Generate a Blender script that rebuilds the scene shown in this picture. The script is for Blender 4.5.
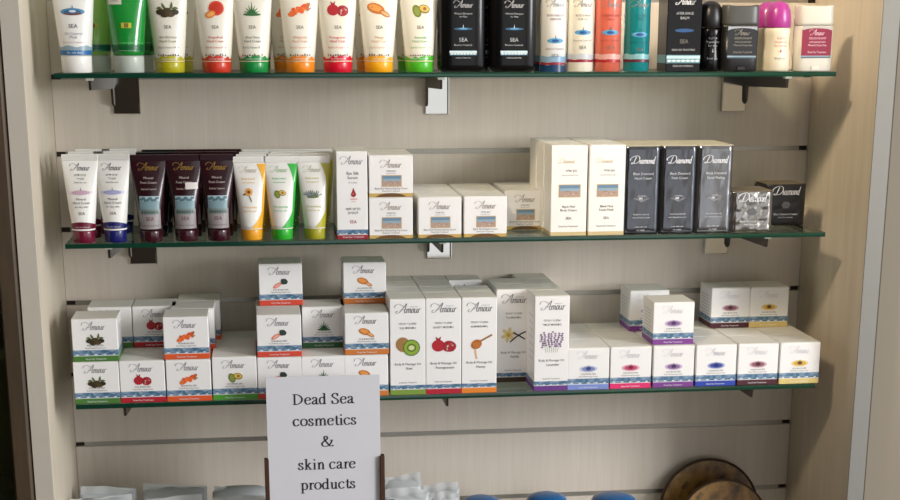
import bpy, bmesh, math, random
from mathutils import Vector, Matrix
random.seed(7)
scene = bpy.context.scene
COL = scene.collection
for o in list(bpy.data.objects): bpy.data.objects.remove(o)

# ------------------------------------------------------------------ camera
CX, CY, CZ, YAW, PIT, ROLL, FPX, PPY = -.2463, -2.0234, -.0446, .1256, .2602, .0011, 1467.26, 174.37
_fw = Vector((math.sin(YAW)*math.cos(PIT), math.cos(YAW)*math.cos(PIT), -math.sin(PIT)))
_rt = Vector((math.cos(YAW), -math.sin(YAW), 0)); _up = _rt.cross(_fw)
CR = math.cos(ROLL)*_rt + math.sin(ROLL)*_up; CU = -math.sin(ROLL)*_rt + math.cos(ROLL)*_up
CPOS = Vector((CX, CY, CZ))
cam = bpy.data.cameras.new('camera'); camo = bpy.data.objects.new('camera', cam); COL.objects.link(camo)
camo.matrix_world = Matrix(((CR.x, CU.x, -_fw.x, CX), (CR.y, CU.y, -_fw.y, CY), (CR.z, CU.z, -_fw.z, CZ), (0, 0, 0, 1)))
cam.sensor_width = 36; cam.sensor_fit = 'HORIZONTAL'; cam.lens = FPX/900*36; cam.shift_y = PPY/900
cam.clip_start = .05; cam.clip_end = 50
scene.camera = camo

def Xat(px, Y, z):          # world x of the point of pixel column px on the line (Y, z)
    v = CR - ((px-450)/FPX)*_fw
    return -((Vector((0, Y, z))-CPOS).dot(v))/v.x
def Zat(py, X, Y):          # world z of the point of pixel row py above (X, Y)
    v = CU - ((250+PPY-py)/FPX)*_fw
    return -((Vector((X, Y, 0))-CPOS).dot(v))/v.z

# ------------------------------------------------------------------ light
world = bpy.data.worlds.new('world'); scene.world = world; world.use_nodes = True
bg = world.node_tree.nodes['Background']; bg.inputs[0].default_value = (.93, .97, 1.0, 1); bg.inputs[1].default_value = 1.35
def area(name, loc, target, sx, sy, power, col):
    l = bpy.data.lights.new(name, 'AREA'); l.shape = 'RECTANGLE'; l.size = sx; l.size_y = sy; l.energy = power; l.color = col
    o = bpy.data.objects.new(name, l); COL.objects.link(o); o.location = loc
    o.rotation_euler = (Vector(target)-Vector(loc)).to_track_quat('-Z', 'Y').to_euler()
    return o
area('shop_window_daylight', (2.55, -2.3, .5), (0, 0, -.2), .8, 1.5, 84, (.985, .985, 1.0))
area('ceiling_spot', (-.9, -1.5, 1.2), (.38, 0, .10), .26, .26, 2.1, (1, .82, .58)).data.spread = math.radians(34)
area('doorway_daylight', (.75, -4.9, -.35), (-.1, 0, -.4), 2.0, 2.5, 17, (.92, .96, 1.0))
vs = scene.view_settings
scene.display_settings.display_device = 'sRGB'
vs.view_transform = 'Standard'; vs.look = 'None'; vs.exposure = 0.12; vs.gamma = 1; vs.use_curve_mapping = False

# ------------------------------------------------------------------ materials
def lin(h):
    h = h.lstrip('#'); r = []
    for i in (0, 2, 4):
        c = int(h[i:i+2], 16)/255
        r.append(c/12.92 if c <= .04045 else ((c+.055)/1.055)**2.4)
    return (*r, 1)
MC = {}
def mat(name, col, rough=.5, metal=0, coat=0, trans=0, alpha=1, var=.05, scale=60, bump=0, bscale=40, spec=.5, ior=1.45, sss=0):
    if name in MC: return MC[name]
    m = bpy.data.materials.new(name); m.use_nodes = True; nt = m.node_tree; b = nt.nodes['Principled BSDF']
    c = lin(col)
    tc = nt.nodes.new('ShaderNodeTexCoord')
    nz = nt.nodes.new('ShaderNodeTexNoise'); nz.inputs['Scale'].default_value = scale; nz.inputs['Detail'].default_value = 3
    nt.links.new(tc.outputs['Object'], nz.inputs['Vector'])
    mx = nt.nodes.new('ShaderNodeMix'); mx.data_type = 'RGBA'
    mx.inputs['A'].default_value = tuple(max(0, v*(1-var)) for v in c[:3])+(1,)
    mx.inputs['B'].default_value = tuple(min(1, v*(1+var)) for v in c[:3])+(1,)
    nt.links.new(nz.outputs['Fac'], mx.inputs['Factor']); nt.links.new(mx.outputs['Result'], b.inputs['Base Color'])
    b.inputs['Roughness'].default_value = rough; b.inputs['Metallic'].default_value = metal
    b.inputs['Coat Weight'].default_value = coat; b.inputs['Coat Roughness'].default_value = .08
    b.inputs['Transmission Weight'].default_value = trans; b.inputs['Alpha'].default_value = alpha; b.inputs['IOR'].default_value = ior
    b.inputs['Specular IOR Level'].default_value = spec
    if bump:
        n2 = nt.nodes.new('ShaderNodeTexNoise'); n2.inputs['Scale'].default_value = bscale; n2.inputs['Detail'].default_value = 2
        nt.links.new(tc.outputs['Object'], n2.inputs['Vector'])
        bp = nt.nodes.new('ShaderNodeBump'); bp.inputs['Strength'].default_value = bump; bp.inputs['Distance'].default_value = .004
        nt.links.new(n2.outputs['Fac'], bp.inputs['Height']); nt.links.new(bp.outputs['Normal'], b.inputs['Normal'])
    MC[name] = m; return m

def grain(name, c1, c2, rough=.5, vec=(90, 90, 3), speck=.35):
    m = bpy.data.materials.new(name); m.use_nodes = True; nt = m.node_tree; b = nt.nodes['Principled BSDF']
    tc = nt.nodes.new('ShaderNodeTexCoord'); mp = nt.nodes.new('ShaderNodeMapping'); mp.inputs['Scale'].default_value = vec
    nt.links.new(tc.outputs['Object'], mp.inputs['Vector'])
    n1 = nt.nodes.new('ShaderNodeTexNoise'); n1.inputs['Scale'].default_value = 1; n1.inputs['Detail'].default_value = 5; n1.inputs['Roughness'].default_value = .65
    nt.links.new(mp.outputs[0], n1.inputs['Vector'])
    n2 = nt.nodes.new('ShaderNodeTexNoise'); n2.inputs['Scale'].default_value = 5; n2.inputs['Detail'].default_value = 2
    nt.links.new(mp.outputs[0], n2.inputs['Vector'])
    ad = nt.nodes.new('ShaderNodeMix'); ad.data_type = 'FLOAT'; ad.inputs['Factor'].default_value = speck
    nt.links.new(n1.outputs['Fac'], ad.inputs['A']); nt.links.new(n2.outputs['Fac'], ad.inputs['B'])
    rp = nt.nodes.new('ShaderNodeValToRGB'); rp.color_ramp.elements[0].position = .33; rp.color_ramp.elements[1].position = .68
    rp.color_ramp.elements[0].color = lin(c1); rp.color_ramp.elements[1].color = lin(c2)
    nt.links.new(ad.outputs['Result'], rp.inputs['Fac']); nt.links.new(rp.outputs['Color'], b.inputs['Base Color'])
    b.inputs['Roughness'].default_value = rough
    MC[name] = m; return m

def glass(name, tint, rough=0.0, refl=1.0, haze=0.0, hazecol='#ffffff'):
    m = bpy.data.materials.new(name); m.use_nodes = True; nt = m.node_tree; nt.nodes.clear()
    out = nt.nodes.new('ShaderNodeOutputMaterial'); tr = nt.nodes.new('ShaderNodeBsdfTransparent'); tr.inputs[0].default_value = lin(tint)
    gl = nt.nodes.new('ShaderNodeBsdfGlossy'); gl.inputs['Roughness'].default_value = rough; gl.inputs[0].default_value = (refl, refl, refl, 1)
    fr = nt.nodes.new('ShaderNodeFresnel'); fr.inputs['IOR'].default_value = 1.5
    mx = nt.nodes.new('ShaderNodeMixShader'); base = tr.outputs[0]
    if haze:
        df = nt.nodes.new('ShaderNodeBsdfDiffuse'); df.inputs[0].default_value = lin(hazecol)
        tl = nt.nodes.new('ShaderNodeBsdfTranslucent'); tl.inputs[0].default_value = lin(hazecol)
        m3 = nt.nodes.new('ShaderNodeMixShader'); m3.inputs[0].default_value = .4
        nt.links.new(df.outputs[0], m3.inputs[1]); nt.links.new(tl.outputs[0], m3.inputs[2])
        m2 = nt.nodes.new('ShaderNodeMixShader'); m2.inputs[0].default_value = haze
        nt.links.new(tr.outputs[0], m2.inputs[1]); nt.links.new(m3.outputs[0], m2.inputs[2]); base = m2.outputs[0]
    mu = nt.nodes.new('ShaderNodeMath'); mu.operation = 'MULTIPLY'; mu.inputs[1].default_value = .6; nt.links.new(fr.outputs[0], mu.inputs[0]); nt.links.new(mu.outputs[0], mx.inputs[0]); nt.links.new(base, mx.inputs[1]); nt.links.new(gl.outputs[0], mx.inputs[2])
    nt.links.new(mx.outputs[0], out.inputs[0])
    MC[name] = m; return m

def ramp_noise(name, stops, scale, rough=.45, squash=(1, 1, 3)):
    m = bpy.data.materials.new(name); m.use_nodes = True; nt = m.node_tree; b = nt.nodes['Principled BSDF']
    tc = nt.nodes.new('ShaderNodeTexCoord'); mp = nt.nodes.new('ShaderNodeMapping'); mp.inputs['Scale'].default_value = squash
    nz = nt.nodes.new('ShaderNodeTexNoise'); nz.inputs['Scale'].default_value = scale; nz.inputs['Detail'].default_value = 4
    nt.links.new(tc.outputs['Object'], mp.inputs[0]); nt.links.new(mp.outputs[0], nz.inputs['Vector'])
    rp = nt.nodes.new('ShaderNodeValToRGB')
    while len(rp.color_ramp.elements) < len(stops): rp.color_ramp.elements.new(.5)
    for e, (p, c) in zip(rp.color_ramp.elements, stops): e.position = p; e.color = lin(c)
    nt.links.new(nz.outputs['Fac'], rp.inputs['Fac']); nt.links.new(rp.outputs[0], b.inputs['Base Color'])
    b.inputs['Roughness'].default_value = rough; MC[name] = m; return m

def C(h, rough=.45, **k):            # plain ink or plastic of one colour
    return mat('ink_'+h.lstrip('#')+('_%d' % int(rough*100)), h, rough, **k)

WALL = grain('slatwall_laminate', '#d3c8ba', '#ded4c7', .5)
PANEL = grain('side_panel_laminate', '#cbbfac', '#d8cdbb', .5, (70, 70, 4), .3)
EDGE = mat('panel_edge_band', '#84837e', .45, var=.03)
WOOD = grain('dark_brown_wood', '#3d3122', '#524230', .45, (40, 40, 5))
PAINT = mat('painted_wall', '#887f70', .8, var=.02, scale=8)
ALU = mat('slot_aluminium', '#a8a49c', .38, .8, var=.08)
BLACKCAP = mat('slot_end_dark_plastic', '#2a2018', .6)  # dark brown pieces closing both ends of each slot
CHROME = mat('bracket_chrome', '#cfccc6', .08, 1, var=.02)
GLASS = glass('shelf_glass', '#eef7f1')
GEDGE = mat('shelf_glass_green_edge', '#0d3a2b', .12, coat=.5, var=.35, scale=14)
WHITE = mat('white_carton_board', '#f2f0ee', .38, coat=.15, var=.012)
LIDM = mat('white_carton_lid', '#e6e3dc', .5, var=.02)
INK = C('#3c3a3c'); GREY = C('#8d8a90'); SCRIPT = C('#9a979b')
GOLD = mat('gold_foil', '#d6b268', .3, .75, var=.08)
LAKE = ramp_noise('lake_strip_print', [(.35, '#2f5a70'), (.47, '#587d9c'), (.58, '#9fb0be'), (.66, '#46698c')], 110)
SNOW = C('#e9edef')
FOIL = mat('silver_grey_foil', '#606268', .2, .9, var=.1, bump=.25, bscale=22)
FOILB = mat('bright_crumpled_foil', '#9a9794', .2, .92, var=.3, bump=.8, bscale=45)
BLACK = mat('black_gloss_plastic', '#0a090b', .2, coat=.0, spec=.35)
MAROON = mat('maroon_tube_plastic', '#2c0d16', .25, coat=.4)
TUBEW = mat('white_tube_plastic', '#f1efe9', .22, coat=.5, var=.01)
TUBEC = mat('cream_tube_plastic', '#efebdd', .2, coat=.6, var=.01)

# ------------------------------------------------------------------ mesh builder
_txt = {}
def text_geo(s):
    if s in _txt: return _txt[s]
    cu = bpy.data.curves.new('t', 'FONT'); cu.body = s; cu.resolution_u = 2; cu.align_x = 'CENTER'
    ob = bpy.data.objects.new('t', cu); COL.objects.link(ob)
    dg = bpy.context.evaluated_depsgraph_get(); dg.update()
    me = ob.evaluated_get(dg).to_mesh()
    r = ([(v.co.x, v.co.y) for v in me.vertices], [tuple(p.vertices) for p in me.polygons])
    ob.evaluated_get(dg).to_mesh_clear()
    bpy.data.objects.remove(ob); bpy.data.curves.remove(cu)
    _txt[s] = r; return r

def spline(pts, n=6, closed=False):
    if len(pts) == 2: return list(pts)
    out = []; N = len(pts); segs = N if closed else N-1
    for i in range(segs):
        g = (lambda k: pts[k % N]) if closed else (lambda k: pts[min(max(k, 0), N-1)])
        p0, p1, p2, p3 = g(i-1), g(i), g(i+1), g(i+2)
        for j in range(n):
            t = j/n
            out.append(tuple(.5*(2*p1[a]+(p2[a]-p0[a])*t+(2*p0[a]-5*p1[a]+4*p2[a]-p3[a])*t*t+(3*p1[a]-p0[a]-3*p2[a]+p3[a])*t**3) for a in (0, 1)))
    if not closed: out.append(tuple(pts[-1]))
    return out

class MB:
    def __init__(s, y=0, wrap=None):
        s.v = []; s.f = []; s.m = []; s.sm = []; s.mats = []
        s.wrap = wrap or (lambda x, z, l: (x, y-.00012*l, z))
    def mi(s, m):
        if m not in s.mats: s.mats.append(m)
        return s.mats.index(m)
    def face(s, idx, m, sm=False): s.f.append(idx); s.m.append(s.mi(m)); s.sm.append(sm)
    def poly(s, pts, m, sm=False):
        b = len(s.v); s.v += [tuple(p) for p in pts]; s.face(list(range(b, b+len(pts))), m, sm)
    def loft(s, rings, m, cap0=True, cap1=True, sm=True, closed=True):
        b = len(s.v); n = len(rings[0])
        for r in rings: s.v += [tuple(p) for p in r]
        for i in range(len(rings)-1):
            for j in range(n if closed else n-1):
                k = (j+1) % n
                s.face([b+i*n+j, b+i*n+k, b+(i+1)*n+k, b+(i+1)*n+j], m, sm)
        if cap0: s.face([b+j for j in range(n)][::-1], m)
        if cap1: s.face([b+(len(rings)-1)*n+j for j in range(n)], m)
    def cbox(s, x0, x1, y0, y1, z0, z1, m, c=.0005):
        def ring(e, z): return [(x0+e, y0+c, z), (x0+c, y0+e, z), (x1-c, y0+e, z), (x1-e, y0+c, z), (x1-e, y1-c, z), (x1-c, y1-e, z), (x0+c, y1-e, z), (x0+e, y1-c, z)]
        s.loft([[(x0+c, y0+c, z0), (x0+c, y0+c, z0), (x1-c, y0+c, z0), (x1-c, y0+c, z0), (x1-c, y1-c, z0), (x1-c, y1-c, z0), (x0+c, y1-c, z0), (x0+c, y1-c, z0)],
                ring(0, z0+c), ring(0, z1-c),
                [(x0+c, y0+c, z1), (x0+c, y0+c, z1), (x1-c, y0+c, z1), (x1-c, y0+c, z1), (x1-c, y1-c, z1), (x1-c, y1-c, z1), (x0+c, y1-c, z1), (x0+c, y1-c, z1)]], m, sm=False)
    def box(s, x0, x1, y0, y1, z0, z1, m):
        a = [(x0, y0), (x1, y0), (x1, y1), (x0, y1)]
        s.loft([[(x, y, z0) for x, y in a], [(x, y, z1) for x, y in a]], m, sm=False)
    def lathe(s, prof, m, n=28, cap0=True, cap1=True, cx=0, cy=0, sx=1, sy=1):
        s.loft([[(cx+sx*r*math.cos(2*math.pi*j/n), cy+sy*r*math.sin(2*math.pi*j/n), z) for j in range(n)] for r, z in prof], m, cap0, cap1)
    def grid(s, fn, nu, nv, m, sm=True):
        b = len(s.v)
        for i in range(nu+1):
            for j in range(nv+1): s.v.append(fn(i/nu, j/nv))
        for i in range(nu):
            for j in range(nv):
                a = b+i*(nv+1)+j; s.face([a, a+nv+1, a+nv+2, a+1], m, sm)
    # printing on the front surface
    def ell(s, cx, cz, rx, rz, m, l=1, rot=0, n=14, rings=1, jit=0):
        b = len(s.v); cr, sr = math.cos(rot), math.sin(rot); s.v.append(s.wrap(cx, cz, l))
        for k in range(1, rings+1):
            for j in range(n):
                a = 2*math.pi*j/n; q = k/rings*(1+jit*(random.random()-.5))
                x, z = rx*q*math.cos(a), rz*q*math.sin(a)
                s.v.append(s.wrap(cx+x*cr-z*sr, cz+x*sr+z*cr, l))
        for j in range(n):
            j2 = (j+1) % n; s.face([b, b+1+j, b+1+j2], m)
            for k in range(1, rings): s.face([b+1+(k-1)*n+j, b+1+k*n+j, b+1+k*n+j2, b+1+(k-1)*n+j2], m)
    def rect(s, x0, x1, z0, z1, m, l=1, nx=1, nz=1, wave=None):
        s.grid(lambda u, v: s.wrap(x0+(x1-x0)*u, z0+(z1+(wave(u) if wave else 0)-z0)*v, l), nx, nz, m, False)
    def pg(s, pts, m, l=1): s.poly([s.wrap(x, z, l) for x, z in pts], m)
    def rib(s, pts, m, thick, thin=None, l=1, n=5, closed=False, smooth=True, taper=False):
        thin = thick if thin is None else thin
        p = spline(pts, n, closed) if smooth else list(pts)
        N = len(p); b = len(s.v)
        for i in range(N):
            if closed: a, c = p[i-1], p[(i+1) % N]
            else: a, c = p[max(i-1, 0)], p[min(i+1, N-1)]
            dx, dz = c[0]-a[0], c[1]-a[1]; L = math.hypot(dx, dz) or 1
            dx /= L; dz /= L
            w = (thin+(thick-thin)*abs(dz)**1.3)/2
            if taper: w *= max(.12, 1-abs(2*i/(N-1)-1)**1.5) if taper == 2 else max(.1, 1-i/(N-1))
            s.v.append(s.wrap(p[i][0]-dz*w, p[i][1]+dx*w, l)); s.v.append(s.wrap(p[i][0]+dz*w, p[i][1]-dx*w, l))
        for i in range(N if closed else N-1):
            k = (i+1) % N; s.face([b+2*i, b+2*i+1, b+2*k+1, b+2*k], m)
    def text(s, t, cx, cz, size, m, l=1, sq=1.0, shear=0, maxw=None):
        vs_, fs = text_geo(t)
        if not vs_: return
        if maxw:
            w = (max(v[0] for v in vs_)-min(v[0] for v in vs_))*size*sq
            if w > maxw: sq *= maxw/w
        b = len(s.v); s.v += [s.wrap(cx+(x+shear*y)*size*sq, cz+y*size, l) for x, y in vs_]
        for f in fs: s.face([b+i for i in f], m)
    def build(s, name):
        me = bpy.data.meshes.new(name); me.from_pydata(s.v, [], s.f)
        for m in s.mats: me.materials.append(m)
        me.polygons.foreach_set('material_index', s.m); me.polygons.foreach_set('use_smooth', s.sm)
        me.update(); return me

# ------------------------------------------------------------------ script lettering (drawn strokes)
AMOUR = [[(-.2, .55), (-.5, .3), (-.35, .0), (.2, .1), (.8, .9), (1.5, 2.15), (1.42, 1.1), (1.4, .25), (1.62, .02), (1.85, .3)],
         [(-1.0, 1.25), (-.95, 1.75), (-.3, 2.05), (.5, 1.75), (.9, 1.5)], [(.35, .75), (.95, .72), (1.75, .85)],
         [(1.85, .95), (1.85, .0)], [(1.85, .55), (2.1, .98), (2.28, .8), (2.25, 0)], [(2.25, .55), (2.5, .98), (2.7, .8), (2.66, .12), (2.85, .05), (2.98, .3)],
         [(3.2, 1.0), (2.97, .6), (3.1, .02), (3.4, .3), (3.4, .85), (3.2, 1.0)], [(3.62, 1.0), (3.6, .25), (3.78, .0), (4.05, .35), (4.12, 1.0)],
         [(4.12, 1.0), (4.1, .2), (4.3, .02), (4.45, .3)], [(4.5, .95), (4.5, 0)], [(4.5, .5), (4.72, .95), (5.0, .9)]]
DIAM = [[(.75, 1.85), (.55, 1.0), (.35, .1), (-.1, 0), (-.2, .25), (.3, .2), (1.1, .1), (1.75, .8), (1.6, 1.75), (.8, 2.1), (-.2, 1.8), (-.75, 1.2), (-.6, .8)],
        [(2.05, .95), (2.05, .0)], [(2.75, .85), (2.5, 1.0), (2.35, .5), (2.5, .02), (2.78, .3)], [(2.8, 1.0), (2.78, .1), (2.95, .05)],
        [(3.1, .95), (3.1, 0)], [(3.1, .5), (3.3, .98), (3.5, .8), (3.5, 0)], [(3.5, .5), (3.7, .98), (3.9, .8), (3.9, .02)],
        [(4.35, 1.0), (4.1, .6), (4.25, .02), (4.55, .3), (4.55, .85), (4.35, 1.0)], [(4.8, .95), (4.8, 0)], [(4.8, .5), (5.0, .98), (5.2, .8), (5.2, .02)],
        [(5.8, .85), (5.6, 1.0), (5.45, .5), (5.6, .02), (5.85, .3)], [(5.95, 1.9), (5.85, .1), (6.05, .05)]]
def script(mb, strokes, cx, cz, width, m, l=1, thick=.17, thin=.06, shear=.22):
    xs = [p[0]+shear*p[1] for st in strokes for p in st]; x0, x1 = min(xs), max(xs); k = width/(x1-x0)
    for st in strokes:
        mb.rib([(cx+(x+shear*y-(x0+x1)/2)*k, cz+y*k) for x, y in st], m, thick*k, thin*k, l, 4)

# ------------------------------------------------------------------ objects
def tag(o, label=None, cat=None, group=None, kind=None):
    for k, v in (('label', label), ('category', cat), ('group', group), ('kind', kind)):
        if v: o[k] = v
    return o
def mesh_obj(name, me, parent=None, loc=None):
    o = bpy.data.objects.new(name, me); COL.objects.link(o)
    if parent: o.parent = parent
    if loc: o.location = loc
    return o
def struct(name, mb, label, cat):
    return tag(mesh_obj(name, mb.build(name)), label, cat, kind='structure')
ORD = ['first', 'second', 'third', 'fourth', 'fifth']
def place(name, parts, label, cat, loc, rz=0, group=None, rx=0, ry=0):
    """parts: list of (part name, mesh, parent index or None, label or None)"""
    o = bpy.data.objects.new(name, None); o.empty_display_size = .01; COL.objects.link(o)
    o.location = loc; o.rotation_euler = (rx, ry, rz); tag(o, label, cat, group)
    made = []
    for p in parts:
        c = mesh_obj(p[0], p[1], made[p[2]] if len(p) > 2 and p[2] is not None else o); made.append(c)
        if len(p) > 3 and p[3]: c['label'] = p[3]
    return o

# ================================================================== THE CABINET
W2, D = .518, .2256
ZS = [-.0907, -.2941, -.4968]; DECK = -.797; XL, XR = -.4894, .4782; SD = .1878; TG = .0056
mb = MB(); mb.box(-W2-.02, W2+.02, .019, .03, -.98, .30, mat('backing_board', '#6b6257', .7))
wb = struct('wall_back', mb, 'beige slatwall back panel of the display unit with metal-lined slots', 'wall')
for k in range(-2, 9):                       # one board between each pair of slots, one metal insert in each slot
    zt = -.1*k-.0033; zb = -.1*(k+1)+.0033
    m1 = MB(); m1.cbox(-W2, W2, 0, .019, zb, zt, WALL, .0006); mesh_obj('slat_board', m1.build('slat_board'), wb)
    m2 = MB(); m2.box(-W2+.012, W2-.012, 0.0022, .0188, -.1*k-.0033, -.1*k+.0033, ALU); si = mesh_obj('slot_insert', m2.build('slot_insert'), wb)
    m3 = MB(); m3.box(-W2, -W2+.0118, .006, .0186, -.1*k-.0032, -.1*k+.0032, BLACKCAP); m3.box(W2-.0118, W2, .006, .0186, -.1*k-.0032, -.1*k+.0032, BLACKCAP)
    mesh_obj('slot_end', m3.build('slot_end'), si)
mb = MB(); mb.box(-W2-.022, -W2-.0002, -D+.001, .03, -.98, .30, PANEL); struct('wall_left', mb, 'beige laminate side panel on the left of the display unit', 'panel')
mb = MB(); mb.box(W2+.0002, W2+.022, -D+.001, .03, -.98, .30, PANEL); struct('wall_right', mb, 'beige laminate side panel on the right of the display unit', 'panel')
mb = MB(); mb.cbox(-W2-.0225, -W2, -D-.001, -D+.0009, -.98, .30, mat('left_edge_band', '#c4bcae', .5, var=.03)); struct('trim_1', mb, 'grey edge band on the front of the left side panel', 'trim')
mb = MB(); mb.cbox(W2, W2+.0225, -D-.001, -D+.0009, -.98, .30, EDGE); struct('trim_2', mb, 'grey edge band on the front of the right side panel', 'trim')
mb = MB(); mb.box(-W2, W2, -D+.002, -.0002, DECK-.02, DECK, PANEL); struct('trim_3', mb, 'bottom deck of the display unit under the bags and plates', 'deck')
mb = MB(); mb.box(W2+.034, 2.2, -.18, -.12, -1.9, 1.6, PAINT); struct('wall_side', mb, 'plain pale painted wall to the right of the display unit', 'wall')

mb = MB(); mb.box(-3.0, 2.7, -5.2, .03, -1.56, -1.5, grain('shop_floor_boards', '#4a3828', '#66503a', .5, (8, 1, 8))); struct('floor', mb, 'brown shop floor in front of the display unit', 'floor')
mb = MB(); mb.box(-3.0, 2.7, -5.2, .03, 1.35, 1.4, mat('ceiling_paint', '#cfc8bb', .8, var=.02)); struct('ceiling', mb, 'off-white shop ceiling', 'ceiling')
mb = MB(); mb.box(-3.0, 1.35, -5.3, -5.2, -1.5, 1.35, mat('dark_rear_wall', '#4b4036', .7, var=.3, scale=3)); mb.box(1.35, 2.7, -5.3, -5.2, -1.5, 1.35, mat('tan_rear_wall', '#c2b193', .7, var=.1, scale=3)); struct('wall_front', mb, 'shop wall opposite the display unit, dark brown and tan', 'wall')
mb = MB(); mb.box(-3.06, -3.0, -5.2, .03, -1.5, 1.35, mat('far_left_wall', '#6a5a48', .7, var=.3, scale=3)); struct('wall_far_left', mb, 'brown wall at the far left of the shop', 'wall')
mb = MB(); mb.box(-3.0, -W2-.023, .031, .06, -1.5, 1.35, PAINT); struct('wall_rear', mb, 'painted wall behind the wooden cabinet', 'wall')

mb = MB(); mb.box(W2+.0226, W2+.0335, -.205, -.12, -1.5, 1.35, mat('shadow_gap_strip', '#4a4032', .6)); struct('gap_shade_strip', mb, 'dark brown strip added for the shaded gap between the right side panel and the painted wall', 'trim')  # added strip, its dark brown paints the shaded gap beside the wall

# neighbouring wood and glass display cabinet
px = -W2-.024
dc = []
m = MB(); m.cbox(px-.021, px, -D-.012, -D+.012, -.98, .45, WOOD, .002); m.cbox(px-.02, px-.001, -D+.0122, .02, -.98, .45, WOOD, .001); dc.append(('door_stile', m.build('door_stile')))
m = MB(); m.box(px-.75, px-.0212, -D-.002, -D+.002, -.98, .45, glass('cabinet_glass', '#dfe6dc')); dc.append(('glass_pane', m.build('glass_pane')))
m = MB(); m.box(px-.75, px-.021, .0, .02, -.98, .45, mat('cabinet_back', '#8a8262', .7, var=.3, scale=9)); dc.append(('back_panel', m.build('back_panel')))
for z in (-.93, -.655, -.42, -.16, .08):
    m = MB(); m.box(px-.75, px-.021, -D+.02, -.002, z-.012, z, mat('cabinet_shelf_edge', '#9a9078', .4)); dc.append(('cabinet_shelf', m.build('cabinet_shelf')))
place('glass_display_cabinet', dc, 'dark wood and glass cabinet partly seen beside the left side panel', 'cabinet', (0, 0, 0))
gp = [(.01, 0), (.03, .004), (.045, .02), (.052, .045), (.05, .045), (.043, .022), (.028, .007), (.004, .004)]
m = MB(); m.lathe(gp, glass('bowl_glass', '#c9d2c4', haze=.25, hazecol='#cfd6c6'), 24); bowl = m.build('bowl')
for z, lab in ((-.4199, 'clear glass bowl on the upper visible shelf of the wooden cabinet'), (-.6549, 'clear glass bowl on the lower visible shelf of the wooden cabinet')):
    tag(mesh_obj('glass_bowl', bowl, loc=(px-.085, -.14, z)), lab, 'bowl', 'glass bowls in the cabinet')

# glass shelves and brackets
for i, z in enumerate(ZS):
    m = MB(); x0, x1, y0, y1 = XL, XR, -SD, -.012
    m.poly([(x0, y0, z), (x1, y0, z), (x1, y1, z), (x0, y1, z)], GLASS); m.poly([(x0, y1, z-TG), (x1, y1, z-TG), (x1, y0, z-TG), (x0, y0, z-TG)], GLASS)
    e = MB(); 
    e.grid(lambda u, v: (x0+(x1-x0)*u, y0-.0004*math.sin(math.pi*v), z-TG+TG*v), 1, 4, GEDGE)
    for (a, b) in (((x1, y0), (x1, y1)), ((x1, y1), (x0, y1)), ((x0, y1), (x0, y0))): e.poly([(a[0], a[1], z-TG), (b[0], b[1], z-TG), (b[0], b[1], z), (a[0], a[1], z)], GEDGE)
    place('glass_shelf', [('glass_plate', m.build('glass_plate')), ('polished_edge', e.build('polished_edge'), None, 'dark green polished glass edge')],
          ['top green-edged glass shelf carrying tall tubes and bottles', 'middle green-edged glass shelf carrying tubes and tall cartons', 'bottom green-edged glass shelf carrying stacks of small cartons'][i], 'shelf', (0, 0, 0), 0, 'glass shelves on the slatwall')
def bracket(pxl, pxr, shelf, flip, zb, label, splay=0):
    z = ZS[shelf]-TG-.0003; xl = Xat(pxl, -.006, z-.02); xr = Xat(pxr, -.006, z-.02); w = xr-xl; h = z-zb
    pl = MB(); pl.cbox(-w/2, w/2, -.004, -.0002, -h, 0, CHROME, .0008)
    ar = MB(); xa = w/2-.0032 if flip else -w/2
    # blade with a deeper root at the wall
    pts = [(-.0042, -h*.8), (-.012, -h*.72), (-.014, -.018), (-.17, -.0145), (-.172, -.001), (-.0042, -.001)]
    ar.loft([[(xa+e+splay*y/-.172, y, zz) for y, zz in pts] for e in (0, .003)], mat('bracket_arm_dark_metal', '#4c433b', .35, .8), sm=False)
    rim = MB(); xe = -w/2 if flip else w/2-.0015
    rim.cbox(xe, xe+.0015, -.010, -.0042, -h, -.001, CHROME, .0003)
    tip = MB(); tip.cbox(xa+splay-.003, xa+splay+.006, -.175, -.166, -.003, 0, mat('clear_pad', '#e8e8e2', .2), .0005)
    place('shelf_bracket', [('wall_plate', pl.build('wall_plate')), ('arm', ar.build('arm')), ('side_flange', rim.build('side_flange')), ('tip_pad', tip.build('tip_pad'), 1)],
          label, 'bracket', ((xl+xr)/2, 0, z), 0, 'chrome shelf brackets')
SHN = ['top', 'middle', 'bottom']
for s, lst in enumerate([[(112, 139.5, 0, 114), (425.5, 449, 0, 114.3), (722, 747, 1, 111.5)], [(129, 156.5, 0, 264), (427, 451.5, 0, 258.5), (705, 729, 1, 254)], [(143, 169, 0, 399), (432, 455, 0, 391), (692, 716, 1, 382)]]):
    for (a, b, fl, yb), side in zip(lst, ('left', 'centre', 'right')):
        bracket(a, b, s, fl, Zat(yb, Xat((a+b)/2, 0, ZS[s]), -.004), f'chrome wall bracket under the {side} of the {SHN[s]} glass shelf', -.0115 if side == 'left' else 0)

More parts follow.
